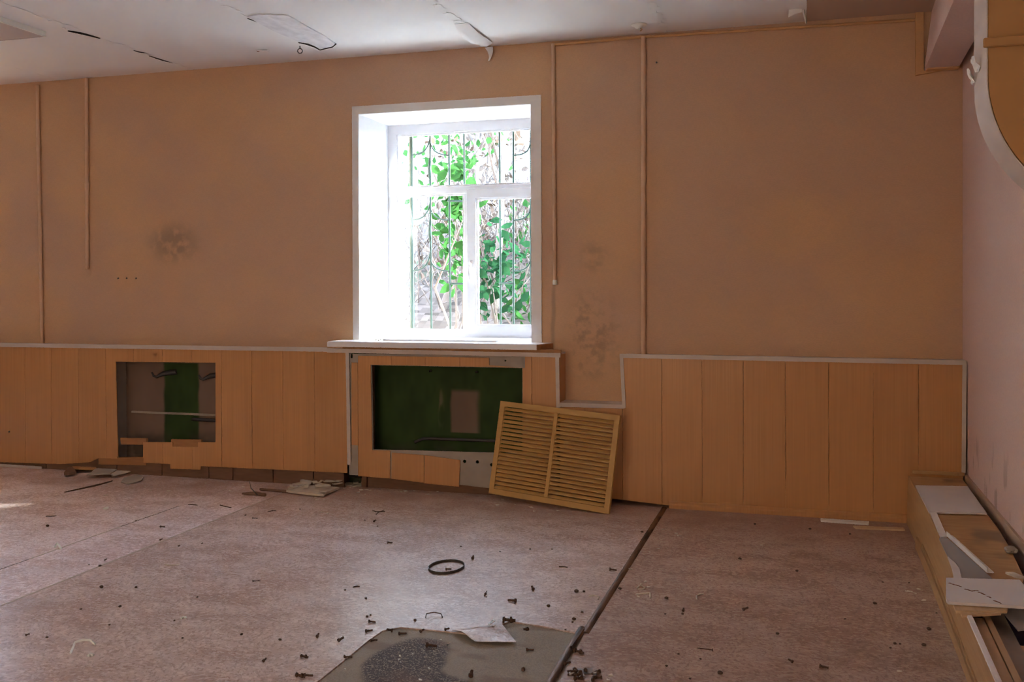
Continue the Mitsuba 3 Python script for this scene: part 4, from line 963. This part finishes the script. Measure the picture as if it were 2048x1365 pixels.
# nails and small marks on the walls
for q, y, l in (((1313, 125), W, 'small nail in the far wall right of the full-height conduit'), ((236, 557), W, 'leftmost of three tiny screw holes below the wall stain'), ((253, 557), W, 'middle one of three tiny screw holes below the wall stain'), ((272, 557), W, 'rightmost of three tiny screw holes below the wall stain'), ((18, 864), WP, 'dark screw in the left wall panelling')):
    c = atY(*q, y - 0.003)
    add('wall_screw', tube([c, c + [0, 0.006, 0]], 0.008 if y == WP else 0.006, 8), 'dark_metal', False, l, 'screw')

# ================================================================== OUTSIDE THE WINDOW
xs, ys = np.linspace(-6.2, 8, 60), np.linspace(WO, 20, 40)
gx, gy = np.meshgrid(xs, ys)
gz = 0.70 + 0.42 * np.clip(gy - WO - 0.5, 0, 4.4) * np.clip((gx + 6.2) / 1.8, 0, 1) + 0.35 * (meshkit.fbm(np.stack([gx, gy, 0 * gx], -1) * 0.9, 4, 3) - 0.5)
v = np.stack([gx, gy, gz], -1).reshape(-1, 3)
f = []
for i in range(39):
    for j in range(59):
        a = i * 60 + j
        f += [[a, a + 1, a + 61], [a, a + 61, a + 60]]
struct('bounce_apron', box(-5.6, 4, WO + 0.001, WO + 1.5, 0.4, 0.87), 'outer_white', label='unseen pale apron added to bounce light onto the ceiling')  # hidden below the sill, added to throw light up at the ceiling
struct('ground_outside', trimesh.Trimesh(v, np.array(f), process=False), 'litter', smooth=True, label='leaf-strewn bank outside the window')
def gnd(x, y): return 0.70 + 0.42 * min(max(y - WO - 0.5, 0), 4.4) * min(max((x + 6.2) / 1.8, 0), 1)

def leaves(centres, size, rr, up=0.3):
    n = len(centres)
    u = rr.randn(n, 3); u /= np.linalg.norm(u, axis=1, keepdims=True)
    w = rr.randn(n, 3) + [0, 0, up]
    w = np.cross(u, w); w /= np.linalg.norm(w, axis=1, keepdims=True) + 1e-9
    nn = np.cross(u, w)
    s = size * (0.6 + 0.8 * rr.rand(n, 1))
    o = [(-1, 0, 0), (-0.2, 0.55, 0.12), (0.45, 0.42, 0.10), (1.1, 0, -0.05), (0.45, -0.42, 0.10), (-0.2, -0.55, 0.12)]
    v = np.stack([centres + s * (a * u + b * w + c * nn) for a, b, c in o], 1).reshape(-1, 3)
    base = (np.arange(n) * 6)[:, None, None]
    f = (base + np.array([[0, 1, 5], [1, 2, 4], [1, 4, 5], [2, 3, 4]])[None]).reshape(-1, 3)
    return trimesh.Trimesh(v, f, process=False)
def shrub(label, cat, c, rad, n, size, leaf, seed, stems=5):
    rr = np.random.RandomState(seed)
    k = thing('shrub', label, cat)
    pts = rr.randn(n, 3); pts /= np.linalg.norm(pts, axis=1, keepdims=True)
    pts = np.array(c) + pts * np.array(rad) * (rr.rand(n, 1) ** 0.5)
    pts = pts[pts[:, 1] > WO + 0.12]
    add('foliage', leaves(pts, size, rr), leaf, parent=k, kind='stuff')
    for i in range(stems):
        e = np.array(c) + rr.randn(3) * np.array(rad) * 0.45
        b0 = np.array([c[0] + 0.1 * rr.randn(), c[1] + 0.05 * rr.randn(), gnd(c[0], c[1]) - 0.05])
        m_ = (b0 + e) / 2 + 0.1 * rr.randn(3)
        add('stem', tube([b0, m_, e], [0.014, 0.010, 0.004], 5), 'bark', True, parent=k)
shrub('green broad-leaved creeper close behind the left window pane', 'shrub', [-2.82, 7.75, 2.0], [0.22, 0.25, 0.75], 210, 0.055, 'leaf_green', 1)
shrub('green leafy shrub behind the middle of the window', 'shrub', [-2.62, 8.3, 1.55], [0.30, 0.3, 0.5], 170, 0.05, 'leaf_deep', 2)
shrub('low green plant behind the right sash', 'shrub', [-2.25, 8.6, 1.15], [0.45, 0.4, 0.42], 260, 0.045, 'leaf_green', 3)
shrub('sparse green shrub in the right sash, higher up the bank', 'shrub', [-2.45, 9.3, 1.9], [0.45, 0.4, 0.5], 120, 0.05, 'leaf_green', 4)
shrub('dry brown shrub on the bank seen through the left pane', 'shrub', [-3.3, 9.8, 1.75], [0.8, 0.7, 0.75], 900, 0.04, 'dry_leaf', 5, 8)
shrub('dry brown shrub on the bank seen through the right sash', 'shrub', [-2.2, 10.3, 1.95], [0.9, 0.7, 0.75], 1000, 0.04, 'dry_leaf', 6, 8)
shrub('leafless pale shrub behind the top light at left', 'shrub', [-3.6, 10.8, 3.1], [0.8, 0.7, 0.8], 500, 0.045, 'dry_leaf', 7, 9)
def trunk(label, pts, r, seed):
    rr = np.random.RandomState(seed)
    k = thing('tree', label, 'tree')
    p = np.array(pts, float)
    add('trunk', tube(p, np.linspace(r, r * 0.55, len(p)), 9), 'bark', True, parent=k)
    tops = []
    for i in range(9):
        s = 0.45 + 0.5 * rr.rand()
        b0 = p[0] + (p[-1] - p[0]) * s
        e = b0 + np.array([rr.randn() * 0.4, rr.randn() * 0.4, 0.5 + 0.5 * rr.rand()])
        add('branch', tube([b0, (b0 + e) / 2 + 0.06 * rr.randn(3), e], [r * 0.4, r * 0.25, r * 0.1], 5), 'bark', True, parent=k)
        tops.append(e)
    q = np.repeat(np.array(tops), 45, 0) + 0.28 * rr.randn(45 * 9, 3)
    add('foliage', leaves(q, 0.045, rr), 'leaf_green' if seed % 2 else 'dry_leaf', parent=k, kind='stuff')
trunk('leaning pale tree trunk behind the left pane', [atY(868, 668, 8.8), atY(885, 620, 8.85), atY(912, 552, 8.95), atY(935, 480, 9.1), atY(950, 380, 9.3), atY(960, 200, 9.6)], 0.050, 11)
trunk('slender pale tree trunk behind the right sash', [atY(988, 668, 8.7), atY(990, 600, 8.7), atY(998, 500, 8.75), atY(1003, 400, 8.8), atY(1006, 280, 8.9), atY(1004, 120, 9.1)], 0.040, 12)
rr = np.random.RandomState(77)
tw = []
for i in range(620):
    x, y = -4.3 + 3.4 * rr.rand(), 8.3 + 2.6 * rr.rand()
    b0 = np.array([x, y, gnd(x, y) - 0.05 + 0.5 * rr.rand()])
    d = np.array([rr.randn() * 0.45, rr.randn() * 0.25, 0.35 + 0.8 * rr.rand()])
    tw.append(tube([b0, b0 + d * 0.5 + 0.06 * rr.randn(3), b0 + d], [0.006, 0.004, 0.002], 3, caps=False))
add('brushwood', join(tw), 'twig', False, 'tangle of dry brushwood on the bank outside the window', 'brushwood', kind='stuff')

# wrought grille in front of the outer face of the window
def grille():
    k = thing('window_grille', 'dark green wrought-iron grille outside the window', 'window grille')
    Y = WO - 0.02
    def bar(name, p, q, r=0.008):
        add(name, tube([atY(*p, Y), atY(*q, Y)], r, 6), 'grille_paint', True, parent=k)
    for x, r in ((822, 0.017), (860, 0.008), (898, 0.008), (928, 0.007), (999, 0.008), (1027, 0.008), (1062, 0.008), (1096, 0.010)):
        bar('bar', (x, 250), (x + 3 if x < 1000 else x, 690), r)
    for p, q in (((895, 402), (930, 403)), ((900, 568), (930, 568)), ((998, 567), (1026, 567)), ((822, 268), (836, 270)), ((822, 690), (1100, 694)), ((822, 255), (1100, 240))):
        bar('cross_bar', p, q, 0.009)
    def arc(name, pts, r=0.006):
        p = np.array([atY(*q, Y) for q in pts])
        s = np.linspace(0, 1, len(p))
        t_ = np.linspace(0, 1, 14)
        c = np.stack([np.polyval(np.polyfit(s, p[:, i], min(3, len(p) - 1)), t_) for i in range(3)], 1)
        add(name, tube(c, r, 6), 'grille_paint', True, parent=k)
    for dy in (0, 102, -130):
        arc('scroll', [(822, 440 + dy), (838, 438 + dy), (852, 428 + dy), (860, 405 + dy)])
        arc('scroll', [(898, 441 + dy), (880, 438 + dy), (866, 428 + dy), (860, 405 + dy)])
        arc('scroll', [(1028, 441 + dy), (1042, 439 + dy), (1056, 430 + dy), (1061, 405 + dy)])
    for x, y in ((860, 472), (862, 560), (859, 350), (1062, 474)):
        p = [atY(x, y - 34, Y), atY(x, y - 12, Y), atY(x, y, Y), atY(x, y + 16, Y)]
        add('spear', tube(p, [0.006, 0.014, 0.012, 0.002], 8), 'grille_paint', True, parent=k)
grille()
